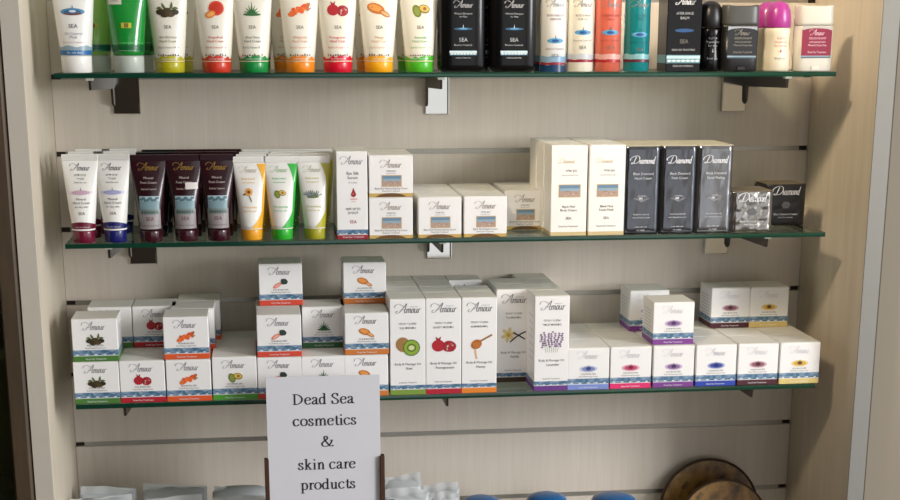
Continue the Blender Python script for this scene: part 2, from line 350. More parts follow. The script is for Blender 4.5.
# ================================================================== PICTURES
def pic_olive(m, x, z, s):
    for dx, dz, c in ((-.32, -.12, '#3a3222'), (.0, -.05, '#4b3f26'), (.34, -.12, '#2f2a1c'), (.16, -.22, '#57482a'), (-.12, -.24, '#3f3420')): m.ell(x+dx*s, z+dz*s, .2*s, .13*s, C(c), 2)
    for p in ([(-.05, 0), (-.16, .12), (-.24, .3)], [(.12, 0), (.2, .14), (.22, .34)], [(.2, .02), (.36, .06), (.52, .04)], [(-.2, -.02), (-.36, .06), (-.5, .04)]):
        m.rib([(x+a*s, z+b*s) for a, b in p], C('#5d6a3c'), .13*s, .13*s, 1, taper=2)
def pic_pom(m, x, z, s):
    m.ell(x-.22*s, z, .28*s, .26*s, C('#b3202c'), 1, rings=2); m.pg([(x-.3*s, z+.22*s), (x-.14*s, z+.22*s), (x-.1*s, z+.4*s), (x-.22*s, z+.3*s), (x-.34*s, z+.4*s)], C('#9c1a24'), 1)
    m.ell(x+.24*s, z-.04*s, .3*s, .25*s, C('#a82330'), 2, rings=2, jit=.08); r = random.Random(4)
    for k in range(4): m.ell(x+(.25+r.uniform(-.15, .15))*s, z+(-.04+r.uniform(-.12, .12))*s, .07*s, .045*s, C('#e0b3a2'), 3, r.uniform(0, 3), n=8)
    for k in range(16): m.ell(x+(.24+r.uniform(-.2, .2))*s, z+(-.04+r.uniform(-.15, .15))*s, .035*s, .03*s, C(r.choice(['#7d1220', '#6b0f1c', '#c23a44'])), 4, n=7)
def pic_berries(m, x, z, s):
    r = random.Random(3)
    for k in range(22):
        t = k/21; m.ell(x+(-.45+.85*t)*s, z+(-.15+.28*t+r.uniform(-.13, .13))*s, .1*s, .095*s, C(r.choice(['#e8622a', '#dd5526', '#f0793a'])), 1+k % 3, n=9)
    m.rib([(x+.3*s, z+.05*s), (x+.5*s, z+.32*s)], C('#69713e'), .05*s, .03*s, 4)
    m.rib([(x+.35*s, z-.05*s), (x+.55*s, z+.1*s)], C('#69713e'), .05*s, .03*s, 4)
def pic_avo(m, x, z, s):
    m.ell(x-.16*s, z-.04*s, .2*s, .3*s, C('#6f7d33'), 1, .35, rings=2); m.ell(x-.16*s, z-.05*s, .13*s, .22*s, C('#8c9a45'), 2, .35)
    m.ell(x+.2*s, z+.06*s, .28*s, .2*s, C('#8a7a2e'), 3, -.25, rings=2); m.ell(x+.2*s, z+.07*s, .23*s, .15*s, C('#dcb95a'), 4, -.25, rings=2); m.ell(x+.22*s, z+.07*s, .09*s, .08*s, C('#9a6a33'), 5)
def pic_prickly(m, x, z, s):
    m.ell(x-.2*s, z-.12*s, .3*s, .12*s, C('#e2806f'), 1, .55, rings=2); m.ell(x-.2*s, z-.13*s, .2*s, .06*s, C('#f2b3a2'), 2, .55)
    m.ell(x+.22*s, z+.12*s, .21*s, .19*s, C('#2f3f39'), 2, rings=2, jit=.3)
def pic_aloe(m, x, z, s):
    for a, L in ((90, .55), (68, .42), (112, .42), (45, .4), (135, .4), (20, .38), (160, .38)):
        a = math.radians(a); m.rib([(x, z-.2*s), (x+.5*L*s*math.cos(a), z+(-.2+.5*L*math.sin(a))*s), (x+L*s*math.cos(a), z+(-.2+L*math.sin(a))*s)], C('#2f6b3c'), .13*s, .13*s, 1, 3, taper=1)
    m.ell(x, z-.22*s, .42*s, .07*s, C('#3a6f3e'), 2)
def pic_apricot(m, x, z, s):
    m.ell(x-.12*s, z+.06*s, .36*s, .2*s, C('#c9752e'), 1, -.3, rings=2); m.ell(x-.14*s, z+.08*s, .27*s, .12*s, C('#e59a4c'), 2, -.3)
    m.ell(x+.24*s, z-.14*s, .24*s, .1*s, C('#b9662c'), 3, -.5); m.ell(x+.24*s, z-.14*s, .18*s, .06*s, C('#eab074'), 4, -.5)
def pic_kiwi(m, x, z, s):
    m.ell(x-.2*s, z+.08*s, .3*s, .32*s, C('#a37a45'), 1, .3, rings=2); m.ell(x+.16*s, z-.06*s, .37*s, .36*s, C('#5f7a2a'), 2, rings=2)
    m.ell(x+.16*s, z-.06*s, .32*s, .31*s, C('#8fae3c'), 3, rings=2); m.ell(x+.16*s, z-.06*s, .2*s, .18*s, C('#5d7425'), 4); m.ell(x+.16*s, z-.06*s, .13*s, .11*s, C('#d3dc9a'), 5)
def pic_honey(m, x, z, s):
    m.rib([(x-.05*s, z+.1*s), (x+.55*s, z+.42*s)], C('#9a6a3a'), .09*s, .07*s, 1); m.ell(x-.12*s, z+.02*s, .24*s, .2*s, C('#b4652a'), 2, .5, rings=2)
    for k in range(3): m.rib([(x+(-.28+.1*k)*s, z+(.1-.0*k)*s), (x+(-.12+.1*k)*s, z+(-.14+.05*k)*s)], C('#d98d3e'), .03*s, .03*s, 3)
    m.rib([(x-.16*s, z-.1*s), (x-.15*s, z-.35*s), (x-.1*s, z-.62*s)], C('#e9b98a'), .07*s, .05*s, 1)
def pic_vanilla(m, x, z, s):
    for k in range(6):
        a = k*1.05+.3; m.ell(x+(-.22+.17*math.cos(a))*s, z+(.02+.17*math.sin(a))*s, .18*s, .08*s, C('#e4cf8e'), 1, a)
    m.ell(x-.22*s, z+.02*s, .09*s, .09*s, C('#d7a83f'), 2)
    m.rib([(x-.15*s, z-.3*s), (x+.2*s, z-.02*s), (x+.55*s, z+.16*s)], C('#3c2a20'), .06*s, .06*s, 3); m.rib([(x+.0*s, z+.12*s), (x+.25*s, z-.02*s), (x+.52*s, z-.18*s)], C('#2f211a'), .06*s, .06*s, 3)
def pic_lavender(m, x, z, s):
    r = random.Random(5)
    for k in range(7):
        a = -.34+.68*k/6; tx = x+a*1.45*s; tz = z+(.5-.5*abs(a)+r.uniform(-.08, .05))*s
        m.rib([(x+a*.7*s, z-.42*s), (x+a*.95*s, z-.1*s), (tx, tz)], C('#a3ad8e'), .016*s, .016*s, 1, 3)
        for j in range(7):
            t = j/6; m.ell(tx+(a*-.35*t+r.uniform(-.05, .05))*s, tz-(.55*t-.03)*s, .048*s, .04*s, C(r.choice(['#86588f', '#9a70a5', '#6d4478'])), 2+j % 2, n=7)
def pic_flower(col, halo, core):
    def f(m, x, z, s):
        m.ell(x, z, .46*s, .17*s, C(halo), 1, rings=2, n=18); m.ell(x, z, .34*s, .12*s, C(col), 2, rings=2, n=16); m.ell(x, z+.02*s, .13*s, .09*s, C(core), 3)
        m.pg([(x-.03*s, z+.06*s), (x+.03*s, z+.06*s), (x, z+.22*s)], C(core), 3)
    return f
def pic_drop(m, x, z, s):
    m.pg([(x, z+.5*s), (x-.1*s, z+.2*s), (x-.24*s, z-.1*s), (x-.22*s, z-.3*s), (x, z-.44*s), (x+.22*s, z-.3*s), (x+.24*s, z-.1*s), (x+.1*s, z+.2*s)], C('#a1252b'), 2)
    m.ell(x, z-.62*s, .4*s, .07*s, C('#e3a9a0'), 1); m.ell(x, z-.85*s, .3*s, .05*s, C('#eec9c0'), 1); m.ell(x-.06*s, z-.1*s, .05*s, .12*s, C('#e08a86'), 3)
def pic_lake(m, x, z, w, h, frame=True):
    if frame: m.rect(x-w/2-.0009, x+w/2+.0009, z-h/2-.0009, z+h/2+.0009, C('#c9ac78'), 1)
    m.rect(x-w/2, x+w/2, z, z+h/2, C('#6b8aa4'), 2); m.rect(x-w/2, x+w/2, z-.02*h, z+.22*h, C('#93aab8'), 3); m.rect(x-w/2, x+w/2, z-h/2, z, C('#b59a8a'), 2)
    r = random.Random(8)
    for k in range(9): m.ell(x+r.uniform(-.4, .4)*w, z-r.uniform(.05, .42)*h, .08*w, .05*h, C(r.choice(['#c9b2a2', '#9f8578', '#d6c4b4'])), 3, n=8)
def pic_calendula(m, x, z, s):
    for k in range(9):
        a = k*.7; m.ell(x+.17*s*math.cos(a), z+(.15+.17*math.sin(a))*s, .14*s, .07*s, C('#e8a044'), 1, a)
    m.ell(x, z+.15*s, .12*s, .11*s, C('#6e4a24'), 2)
    m.rib([(x+.02*s, z-.05*s), (x+.1*s, z-.3*s), (x+.2*s, z-.55*s)], C('#5f6b44'), .07*s, .06*s, 1); m.ell(x-.3*s, z-.02*s, .12*s, .07*s, C('#6d6338'), 1, .4)
def pic_herb(m, x, z, s):
    r = random.Random(2)
    for k in range(11):
        a = math.pi*(.1+.8*k/10); L = r.uniform(.3, .5); m.rib([(x, z-.2*s), (x+.9*L*s*math.cos(a)*1.3, z+(-.2+L*.6*math.sin(a))*s), (x+L*1.5*s*math.cos(a), z+(-.2+L*1.1*math.sin(a))*s)], C(r.choice(['#6f7f5c', '#55684a', '#8795a0'])), .09*s, .07*s, 1+k % 2, 3, taper=2)
    m.ell(x, z-.24*s, .45*s, .1*s, C('#6d7a58'), 3)
def pic_grapefruit(m, x, z, s):
    m.ell(x+.08*s, z+.06*s, .36*s, .34*s, C('#d8492c'), 2, rings=3); m.ell(x+.08*s, z+.06*s, .28*s, .26*s, C('#c3321f'), 3, rings=2)
    m.ell(x-.2*s, z-.22*s, .25*s, .16*s, C('#e8893a'), 4, .4, rings=2); m.ell(x-.2*s, z-.22*s, .17*s, .09*s, C('#f0b268'), 5, .4)
def pic_mango(m, x, z, s): pic_apricot(m, x, z, s*1.2)
def pic_waterdrop(m, x, z, s):
    m.ell(x, z, .5*s, .15*s, C('#5a8fb5'), 1, rings=3, n=18); m.ell(x, z, .36*s, .09*s, C('#2f6a98'), 2, rings=2); m.ell(x, z-.08*s, .4*s, .06*s, C('#7d4a3c'), 2, rings=2); m.ell(x, z+.02*s, .15*s, .05*s, C('#cfe2ee'), 3)
    m.pg([(x-.03*s, z+.13*s), (x+.03*s, z+.13*s), (x, z+.3*s)], C('#3a6ea0'), 3)

# ================================================================== CARTONS
HEB1 = 'שמן גוף ועיסוי'[::-1]
def side_lines(mb, w, d, h, m):
    for sx in (-1, 1):
        x = sx*(w/2+.00035)
        for k in range(7):
            z = h*(.78-.075*k); e = .34*d*(1-.25*((k*37) % 5)/5)
            mb.poly([(x, -e, z), (x, e, z), (x, e, z-.0012), (x, -e, z-.0012)], m)
def carton(w, d, h, body, lid, band=None, bandh=0, lakeh=0, c=.0008):
    b = MB(); b.cbox(-w/2, w/2, -d/2, d/2, 0, h-.0012, body, c); parts = [('carton_body', b.build('carton_body'))]
    l = MB(); l.cbox(-w/2+.0003, w/2-.0003, -d/2+.0003, d/2-.0003, h-.0012, h, lid, .0004); l.box(-w/2+.002, w/2-.002, d/2-.0045, d/2-.004, h-.0002, h+.0001, C('#b5b0a8')); parts.append(('lid', l.build('lid')))
    if band:
        g = .00018; c = MB(); c.cbox(-w/2-g, w/2+g, -d/2-g, d/2+g, .0001, bandh, band, .0006); parts.append(('colour_band', c.build('colour_band')))
        if lakeh:
            k = MB(y=-d/2-g); k.cbox(-w/2-g, w/2+g, -d/2-g, d/2+g, bandh+.0001, bandh+lakeh, LAKE, .0003)
            r = random.Random(int(w*1e5))
            xs = [-w/2+w*i/14 for i in range(15)]; tops = [bandh+lakeh*(.5+.5*r.random()) for _ in xs]
            for i in range(14): k.pg([(xs[i], bandh+lakeh*.35), (xs[i+1], bandh+lakeh*.35), (xs[i+1], tops[i+1]), (xs[i], tops[i])], C(r.choice(['#54789a', '#6382a2', '#456f86', '#7590aa'])), 1)
            for i in range(5): k.ell(-w/2+w*(.1+.2*i), bandh+lakeh*.2, w*.035, lakeh*.09, SNOW, 2, n=8)
            parts.append(('lake_strip', k.build('lake_strip')))
    return parts
def cream_carton(pic, band, textcol=INK, h=.0545, w=.0560, small_lake=False, script_m=SCRIPT):
    parts = carton(w, w, h, WHITE, LIDM, C(band), h*.14, h*.135); y = -w/2-.0003
    m = MB(y=y); script(m, AMOUR, -.001, h*.74, w*.52, script_m); parts.append(('brand_lettering', m.build('brand_lettering')))
    m = MB(y=y); pic(m, 0, h*.53 if not small_lake else h*.50, w*.38 if not small_lake else w*.47); parts.append(('picture', m.build('picture')))
    m = MB(y=y); m.text('מסכת פנים'[::-1] + ' SPA', 0, h*.36, .0030, textcol, 1); m.text('Facial Moisturizing Cream', 0, h*.305, .0024, textcol, 1, maxw=w*.62)
    m.text('Dead Sea Treatment', 0, h*.045, .0030, SNOW, 3, maxw=w*.5); side_lines(m, w, w, h, C('#c4c2c8')); parts.append(('text_lines', m.build('text_lines')))
    return parts
def oil_carton(pic, band, name, heb):
    w, h = .0458, .126; parts = carton(w, w, h, WHITE, LIDM, C(band), h*.06, h*.045); y = -w/2-.0003
    m = MB(y=y); script(m, AMOUR, .0006, h*.855, w*.74, C('#7d7a80'), thick=.17, thin=.06); m.text('natural care', .008, h*.915, .0022, GREY); parts.append(('brand_lettering', m.build('brand_lettering')))
    m = MB(y=y); pic(m, 0, h*.51, w*.66); parts.append(('picture', m.build('picture')))
    m = MB(y=y); m.text(HEB1, 0, h*.735, .0040, C('#55535a')); m.text(heb[::-1], 0, h*.69, .0040, INK)
    m.text('Body & Massage Oil', 0, h*.315, .0042, C('#55535a'), maxw=w*.8); m.text(name, .002, h*.268, .0046, INK); m.text('Dead Sea Treatment', 0, h*.125, .0027, C('#55535a'), maxw=w*.6)
    side_lines(m, w, w, h, C('#c4c2c8')); parts.append(('text_lines', m.build('text_lines')))
    return parts
def gold_carton(line):
    w, h = .0548, .0520; parts = carton(w, w, h, WHITE, LIDM, GOLD, h*.10); y = -w/2-.0003
    a = MB(y=y); pts = [(-w*.36, .0004), (-w*.26, h*.06), (-w*.1, h*.095), (w*.1, h*.095), (w*.26, h*.06), (w*.36, .0004)]; a.pg(pts, C('#6b4a24'), 1); parts.append(('arch_print', a.build('arch_print')))
    m = MB(y=y); script(m, AMOUR, 0, h*.70, w*.5, C('#a49a90')); parts.append(('brand_lettering', m.build('brand_lettering')))
    m = MB(y=y); pic_lake(m, .001, h*.385, w*.42, h*.24); parts.append(('picture', m.build('picture')))
    m = MB(y=y); m.text('בוץ שחור'[::-1], 0, h*.60, .0032, INK); m.text('Intensive care', 0, h*.55, .0022, GREY); m.text(line, 0, h*.185, .0032, C('#4a3d38'), maxw=w*.74); m.text('Dead Sea Treatment', 0, h*.13, .0026, INK, maxw=w*.4)
    side_lines(m, w, w, h, C('#ded9cc')); parts.append(('text_lines', m.build('text_lines'))); return parts
def tall_carton(line):
    w, h = .0465, .1145; parts = carton(w, w, h, mat('warm_white_board', '#f4f1ea', .4, var=.01), LIDM, mat('pale_gold', '#d8c190', .35, .4), h*.05); y = -w/2-.0003
    m = MB(y=y); script(m, DIAM, -.004, h*.80, w*.5, C('#e2d3bc')); parts.append(('brand_lettering', m.build('brand_lettering')))
    m = MB(y=y); pic_lake(m, .001, h*.50, w*.56, h*.125); parts.append(('picture', m.build('picture')))
    m = MB(y=y); m.text('בוץ שחור'[::-1], .002, h*.71, .0040, INK); m.text('Intense mineral care', .001, h*.665, .0026, GREY, maxw=w*.6); m.text('Black Mud', 0, h*.315, .0040, INK); m.text(line, 0, h*.275, .0042, INK)
    m.text('SEA', 0, h*.185, .0046, INK); m.text('Dead Sea Treatment', 0, h*.10, .0030, INK, maxw=w*.58); parts.append(('text_lines', m.build('text_lines'))); return parts
def serum_carton():
    w, h = .0385, .1095; parts = carton(w, w, h, WHITE, LIDM, C('#9c1f2c'), h*.055, h*.06); y = -w/2-.0003
    m = MB(y=y); script(m, AMOUR, 0, h*.85, w*.74, C('#9b9aa0')); parts.append(('brand_lettering', m.build('brand_lettering')))
    m = MB(y=y); pic_drop(m, .002, h*.53, .0125); parts.append(('picture', m.build('picture')))
    m = MB(y=y); m.text('Eye Silk', .001, h*.735, .0050, INK); m.text('Serum', .001, h*.685, .0050, INK); m.text('Anti aging', .001, h*.64, .0026, GREY)
    m.text('סרום משי'[::-1], .001, h*.335, .0046, INK); m.text('לעיניים'[::-1], .001, h*.29, .0046, INK); m.text('SEA', .001, h*.185, .0054, C('#9c2f3c')); m.text('Dead Sea Treatment', .001, h*.02, .0032, SNOW, 3, maxw=w*.7)
    parts.append(('text_lines', m.build('text_lines'))); return parts
def foil_carton(line, w=.0468, h=.113, body=FOIL, tall=True):
    parts = carton(w, w, h, body, C('#c9c0a8') if tall else C('#6d6250'), c=.0036); y = -w/2-.0014
    r = random.Random(len(line)+int(h*1e4)); ph = [r.uniform(0, 6) for _ in range(6)]; amp = 1 if tall else 2.2
    def wrapf(u, v):
        q = abs(2*u-1); e = .0040*max(0, (q-.74)/.26)**2+.0036*max(0, (.07-v)/.07)**2*(1-.5*q)+.002*max(0, (v-.96)/.04)**2
        wr = .00028*amp*(math.sin(7*u+3*v+ph[0])*math.sin(4*v+ph[1])+.6*math.sin(17*u*v+ph[2])*math.sin(9*v+ph[3])+.4*math.sin(23*v-11*u+ph[4])*(q > .3))
        return (-w/2+w*u+(-.0001 if u < .5 else .0001), -w/2-.0007+e+wr*(1-q**6), .0004+(h-.0008)*v)
    fw_ = MB(); fw_.grid(wrapf, 30, 44, body); parts.append(('foil_wrap', fw_.build('foil_wrap'))); SIL = mat('silver_ink', '#d9d9dc', .35, .2)
    m = MB(y=y); script(m, DIAM, 0, h*(.80 if tall else .74), w*.70, SIL, thick=.24, thin=.1); parts.append(('brand_lettering', m.build('brand_lettering')))
    m = MB(y=y)
    if tall:
        for k in (0, .5, 1): 
            e = 1-.35*k; m.rib([(-.0105*e, h*.415), (-.004*e, h*(.415+.03*e)), (.004*e, h*(.415+.03*e)), (.0105*e, h*.415), (0, h*(.415-.04*e))], C('#9a9a9e'), .0005, .0005, 1, closed=True, smooth=False)
        m.rect(-.004, .001, h*.40, h*.425, C('#b9b9bc'), 2)
        parts.append(('emblem', m.build('emblem'))); m = MB(y=y)
        m.text('Black Diamond', .001, h*.675, .0044, SIL, maxw=w*.66); m.text(line, .001, h*.625, .0044, SIL, maxw=w*.6); parts.append(('product_lettering', m.build('product_lettering'))); m = MB(y=y); m.text('Dead Sea minerals', 0, h*.225, .0028, SIL, maxw=w*.5); m.text('with diamond powder', 0, h*.19, .0026, SIL, maxw=w*.52)
        m.text('made with care', 0, h*.085, .0026, SIL, maxw=w*.5); m.text('net weight', 0, h*.05, .0026, SIL, maxw=w*.5)
    else:
        m.ell(0, h*.5, w*.12, h*.09, C('#5c5c5f'), 1, n=6); parts.append(('emblem', m.build('emblem'))); m = MB(y=y)
        m.text('Black Diamond '+line, 0, h*.26, .0036, SIL, maxw=w*.8); m.text('Dead Sea minerals', 0, h*.19, .0028, SIL, maxw=w*.5)
    parts.append(('text_lines', m.build('text_lines'))); return parts

FLW = lambda a, b, c: pic_flower(a, b, c)
K = {
 'olive': cream_carton(pic_olive, '#4d7d37'), 'pom': cream_carton(pic_pom, '#b51f2e'), 'berry': cream_carton(pic_berries, '#de5a2a'), 'avo': cream_carton(pic_avo, '#4f9a34', h=.0565),
 'prickly': cream_carton(pic_prickly, '#d84b35'), 'aloe': cream_carton(pic_aloe, '#2f6e3f'), 'apricot': cream_carton(pic_apricot, '#cf7a35'),
}
PALE = C('#dad8dc')
for kk, a, b, c, band in (('lblue', '#7a86b8', '#c3c8de', '#3f4a80', '#7d8fd0'), ('pinkc', '#c0486e', '#e0a3b4', '#7d1f3e', '#e0316f'), ('purple', '#8a6a9a', '#c9b5d0', '#4a2f5c', '#7d3f8f'),
                          ('navyc', '#3a489c', '#9aa3cf', '#1f2a66', '#2c44a8'), ('maroonc', '#8c5a66', '#c7a4aa', '#4a2029', '#4a1c26'), ('yellowc', '#d2a83e', '#e6cf96', '#5c4318', '#d9c27a')):
    K[kk] = cream_carton(pic_flower(a, b, c), band, h=.0565, w=.0550, small_lake=True, script_m=PALE)
K['kiwi'] = oil_carton(pic_kiwi, '#7e9a3c', 'Kiwi', 'בתוספת קיווי'); K['pomoil'] = oil_carton(pic_pom, '#b51f34', 'Pomegranate', 'בתוספת רימונים'); K['honey'] = oil_carton(pic_honey, '#e8852b', 'Honey', 'בתוספת דבש')
K['vanilla'] = oil_carton(pic_vanilla, '#3f2c1d', 'Vanilla', 'בתוספת וניל'); K['lavender'] = oil_carton(pic_lavender, '#6b3a86', 'Lavender', 'בתוספת לבנדר')
K['goldA'] = gold_carton('Black Mud Moisturizing Day Cream'); K['goldB'] = gold_carton('Black Mud Night Cream')
K['tallA'] = tall_carton('Body Cream'); K['tallB'] = tall_carton('Facial Mask'); K['serum'] = serum_carton()
K['dia1'] = foil_carton('Hand Cream'); K['dia2'] = foil_carton('Foot Cream'); K['dia3'] = foil_carton('Facial Peeling', body=mat('bright_grey_foil', '#85868a', .2, .92, var=.2, bump=.35, bscale=26))
K['silver'] = foil_carton('Cream', .0548, .0545, FOILB, False); K['blackbox'] = foil_carton('Cream', .0548, .0560, mat('black_carton', '#2a292b', .35, .3), False)

def put(kind, px0, px1, shelf, yf, label, level=0, group='small cream cartons', name='cream_carton', w=.056, h=.0545, zoff=None, rz=None):
    z = ZS[shelf] + (zoff if zoff is not None else level*h) + .0002*(level+1)
    X = Xat((px0+px1)/2, yf, z)
    return place(name, K[kind], label, 'box', (X, yf+w/2, z), (random.uniform(-.008, .008) if rz is None else rz), group)
def putx(kind, X, shelf, yf, label, level=0, group='small cream cartons', name='cream_carton', w=.056, h=.0545, zoff=None):
    z = ZS[shelf] + (zoff if zoff is not None else level*h) + .0002*(level+1)
    return place(name, K[kind], label, 'box', (X+random.uniform(-.0004, .0004), yf+w/2, z), 0, group)

# ---- bottom shelf, left: small cream cartons in columns
R1, R2, R3 = -.186, -.1290, -.0720
def NM(s): return s
cols = [('olive', 75.5, 120.5, 'olives', 'green'), ('pom', 121, 166, 'pomegranates', 'red'), ('berry', 166.8, 212.5, 'orange berries', 'orange'), ('avo', 213.2, 258, 'avocado', 'bright green'),
        ('prickly', 258.8, 302, 'prickly pear', 'coral'), ('aloe', 303, 345, 'aloe plant', 'dark green'), ('apricot', 345.5, 388, 'apricots', 'amber')]
GX = {}
for k, a, b, p, cband in cols:
    hh = .0565 if k == 'avo' else .0545
    o = put(k, a, b, 2, R1, f'white carton with {p} and {cband} band, at the front in the lowest layer', h=hh); GX[k] = o.location.x
    for r, yf, w_ in ((2, R2, 'second'), (3, R3, 'third')):
        putx(k, GX[k], 2, yf, f'white carton of the {p} column on the lowest layer, {w_} from the front', h=hh)
H = .0545
put('olive', 73.5, 119, 2, R1, 'white carton with olives stacked on the front olive carton', 1)
put('olive', 90, 133, 2, -.106, 'white carton standing behind the raised olive carton, beside a pomegranate one', 1)
put('pom', 134.4, 177.4, 2, -.106, 'white pomegranate carton on the upper layer behind, left of the orange berry stack', 1)
put('berry', 164, 209.8, 2, R1, 'white carton with orange berries, front of the raised row', 1)
xb = Xat(187, R1, ZS[2]+H)
putx('berry', xb+.006, 2, R2, 'white carton behind the front raised orange berry carton, middle of its row', 1)
putx('berry', xb+.012, 2, R3, 'white carton at the back end of the raised orange berry row', 1)
put('prickly', 258, 301.5, 2, R1, 'white prickly pear carton on the second layer of its stack', 1)
putx('prickly', GX['prickly'], 2, R2, 'white carton whose lid shows behind the second-layer prickly pear carton', 1)
put('prickly', 260.3, 302, 2, -.122, 'white prickly pear carton topping its stack, highest on the left', 2)
put('aloe', 303.6, 345, 2, -.136, 'white aloe carton with dark green band on the second layer, set back', 1)
put('apricot', 346, 388, 2, R1, 'white apricot carton on the second layer beside the tall kiwi carton', 1)
putx('apricot', GX['apricot'], 2, R2, 'white carton whose lid shows behind the second-layer apricot carton', 1)
put('apricot', 344.8, 385, 2, -.122, 'white apricot carton topping its stack, highest beside the tall cartons', 2)
# ---- tall oil cartons
oils = [('kiwi', 390, 426, 'kiwi', 0, 4), ('pomoil', 426.3, 461, 'pomegranate', 0, 4), ('honey', 461.6, 496.8, 'honey dipper', 0, 4), ('vanilla', 496.8, 529.3, 'vanilla flower', 1, 3), ('lavender', 533.2, 568, 'lavender', 0, 4)]
for k, a, b, p, first, n in oils:
    yf0 = R1+first*.055; X = Xat((a+b)/2, yf0, ZS[2])
    for r in range(n):
        yf = yf0+r*.0460
        if k == 'honey' and r == 2: continue
        if yf+.0458 > -.001: continue
        lab = f'tall white oil carton with {p} picture at the front' if r == 0 and not first else (f'tall white oil carton with {p} picture, set back from its neighbours' if r == 0 else f'tall white carton of the {p} row, {ORD[r]} from the front')
        putx(k, X, 2, yf, lab, 0, 'tall oil cartons', 'oil_carton', .0458)
# ---- bottom shelf, right: small cartons with flower ovals
R2r, R3r = -.1302, -.0744
rc = [('lblue', 567.9, 608, 'pale blue'), ('pinkc', 609, 650.8, 'pink'), ('purple', 652.2, 693.3, 'purple'), ('navyc', 694.3, 735.5, 'royal blue'), ('maroonc', 736.5, 777.2, 'maroon'), ('yellowc', 778.2, 818.5, 'yellow')]
for k, a, b, p in rc:
    o = put(k, a, b, 2, R1, f'white carton with {p} oval and {p} band, front of the lowest layer', 0, 'oval print cartons', w=.055, h=.0565); GX[k] = o.location.x
    for yf, w_ in ((R2r, 'second'), (R3r, 'third')):
        putx(k, GX[k], 2, yf, f'white carton of the {p} oval column on the lowest layer, {w_} from the front', 0, 'oval print cartons', w=.055, h=.0565)
put('purple', 652.8, 692.5, 2, -.180, 'white carton with purple oval stacked on top near the front', 1, 'oval print cartons', w=.055, h=.0565, rz=.0)
put('purple', 629, 668, 2, -.088, 'white carton standing raised at the back behind the stacked purple one', 1, 'oval print cartons', w=.055, h=.0565, rz=.0)
put('maroonc', 710.8, 748, 2, -.080, 'white carton with maroon oval, raised at the back beside the yellow one', 1, 'oval print cartons', w=.055, h=.0565, rz=.0)
put('yellowc', 749, 786.8, 2, -.080, 'white carton with yellow oval, raised at the back near the right panel', 1, 'oval print cartons', w=.055, h=.0565, rz=.0)

# ---- middle shelf cartons
G2 = 'gold-based cartons'
put('serum', 337.7, 367.8, 1, R1, 'tall narrow white serum carton with red drop and red band', 0, 'serum cartons', 'serum_carton', .0385, rz=0)
putx('serum', Xat(352.5, R1, ZS[1]), 1, -.146, 'narrow white carton just behind the red drop serum carton', 0, 'serum cartons', 'serum_carton', .0385)
xg = Xat(391.3, R1, ZS[1])
for lv, l1, l2 in ((0, 'white gold-based carton with lake photo, lower of the stack beside the serum', 'white gold-based carton behind the lower one of the two-high stack'), (1, 'white gold-based carton with lake photo, topping the two-high stack', 'white gold-based carton behind the upper one of the two-high stack')):
    putx('goldA', xg, 1, R1, l1, lv, G2, 'face_cream_carton', .0548, .0520); putx('goldB', xg, 1, -.1305, l2, lv, G2, 'face_cream_carton', .0548, .0520)
xg = Xat(440, R1, ZS[1]); xh = Xat(485.2, R1, ZS[1]); xi = Xat(524.6, -.118, ZS[1])
for x, t, k in ((xg, 'left', 'goldA'), (xh, 'right', 'goldB')):
    putx(k, x, 1, R1, f'white gold-based carton with lake photo, {t} one of the low front pair', 0, G2, 'face_cream_carton', .0548)
    putx(k, x+.0005, 1, -.1305, f'white gold-based carton behind the {t} one of the low pair', 0, G2, 'face_cream_carton', .0548)
    putx(k, x+.001, 1, -.0750, f'white gold-based carton at the back behind the {t} low pair carton', 0, G2, 'face_cream_carton', .0548)
putx('goldA', xi, 1, -.118, 'shaded gold-based carton set back beside the tall white cartons', 0, G2, 'face_cream_carton', .0548)
putx('goldA', xi+.001, 1, -.0625, 'white gold-based carton behind the shaded set-back one', 0, G2, 'face_cream_carton', .0548)
xa = Xat(568, R1, ZS[1]); xb = Xat(605.4, R1, ZS[1])
for r in range(4 if True else 0):
    for x, t, k in ((xa, 'left', 'tallA'), (xb, 'right', 'tallB')):
        if R1+r*.0468+.0465 > -.0005: continue
        putx(k, x-(.0012*r if t == 'left' else .0006*r), 1, R1+r*.0467, (f'tall cream-white carton with lake photo, {t} of the front pair' if r == 0 else f'tall cream-white carton of the {t} row, {ORD[r]} from the front'), 0, 'tall mud cream cartons', 'mud_cream_carton', .0465)
for k, a, b, t in (('dia1', 622.6, 657.8, 'leftmost beside the white cartons'), ('dia2', 659.2, 693.8, 'middle of the three'), ('dia3', 694.8, 729.8, 'shiniest beside the small foil box')):
    o = put(k, a, b, 1, R1, f'tall grey foil carton with white script, {t}', 0, 'grey foil cartons', 'foil_carton', .0468, rz=0)
    putx(k, o.location.x, 1, -.1386, f'tall grey foil carton hidden behind the one {t}', 0, 'grey foil cartons', 'foil_carton', .0468)
put('silver', 731, 770.6, 1, R1+.002, 'small crumpled silver foil box at the right end of the middle shelf', 0, 'small foil boxes', 'foil_box', .0548, rz=0)
put('blackbox', 768.8, 800, 1, -.118, 'small black box set back behind the crumpled silver one', 0, 'small foil boxes', 'foil_box', .0548, rz=0)

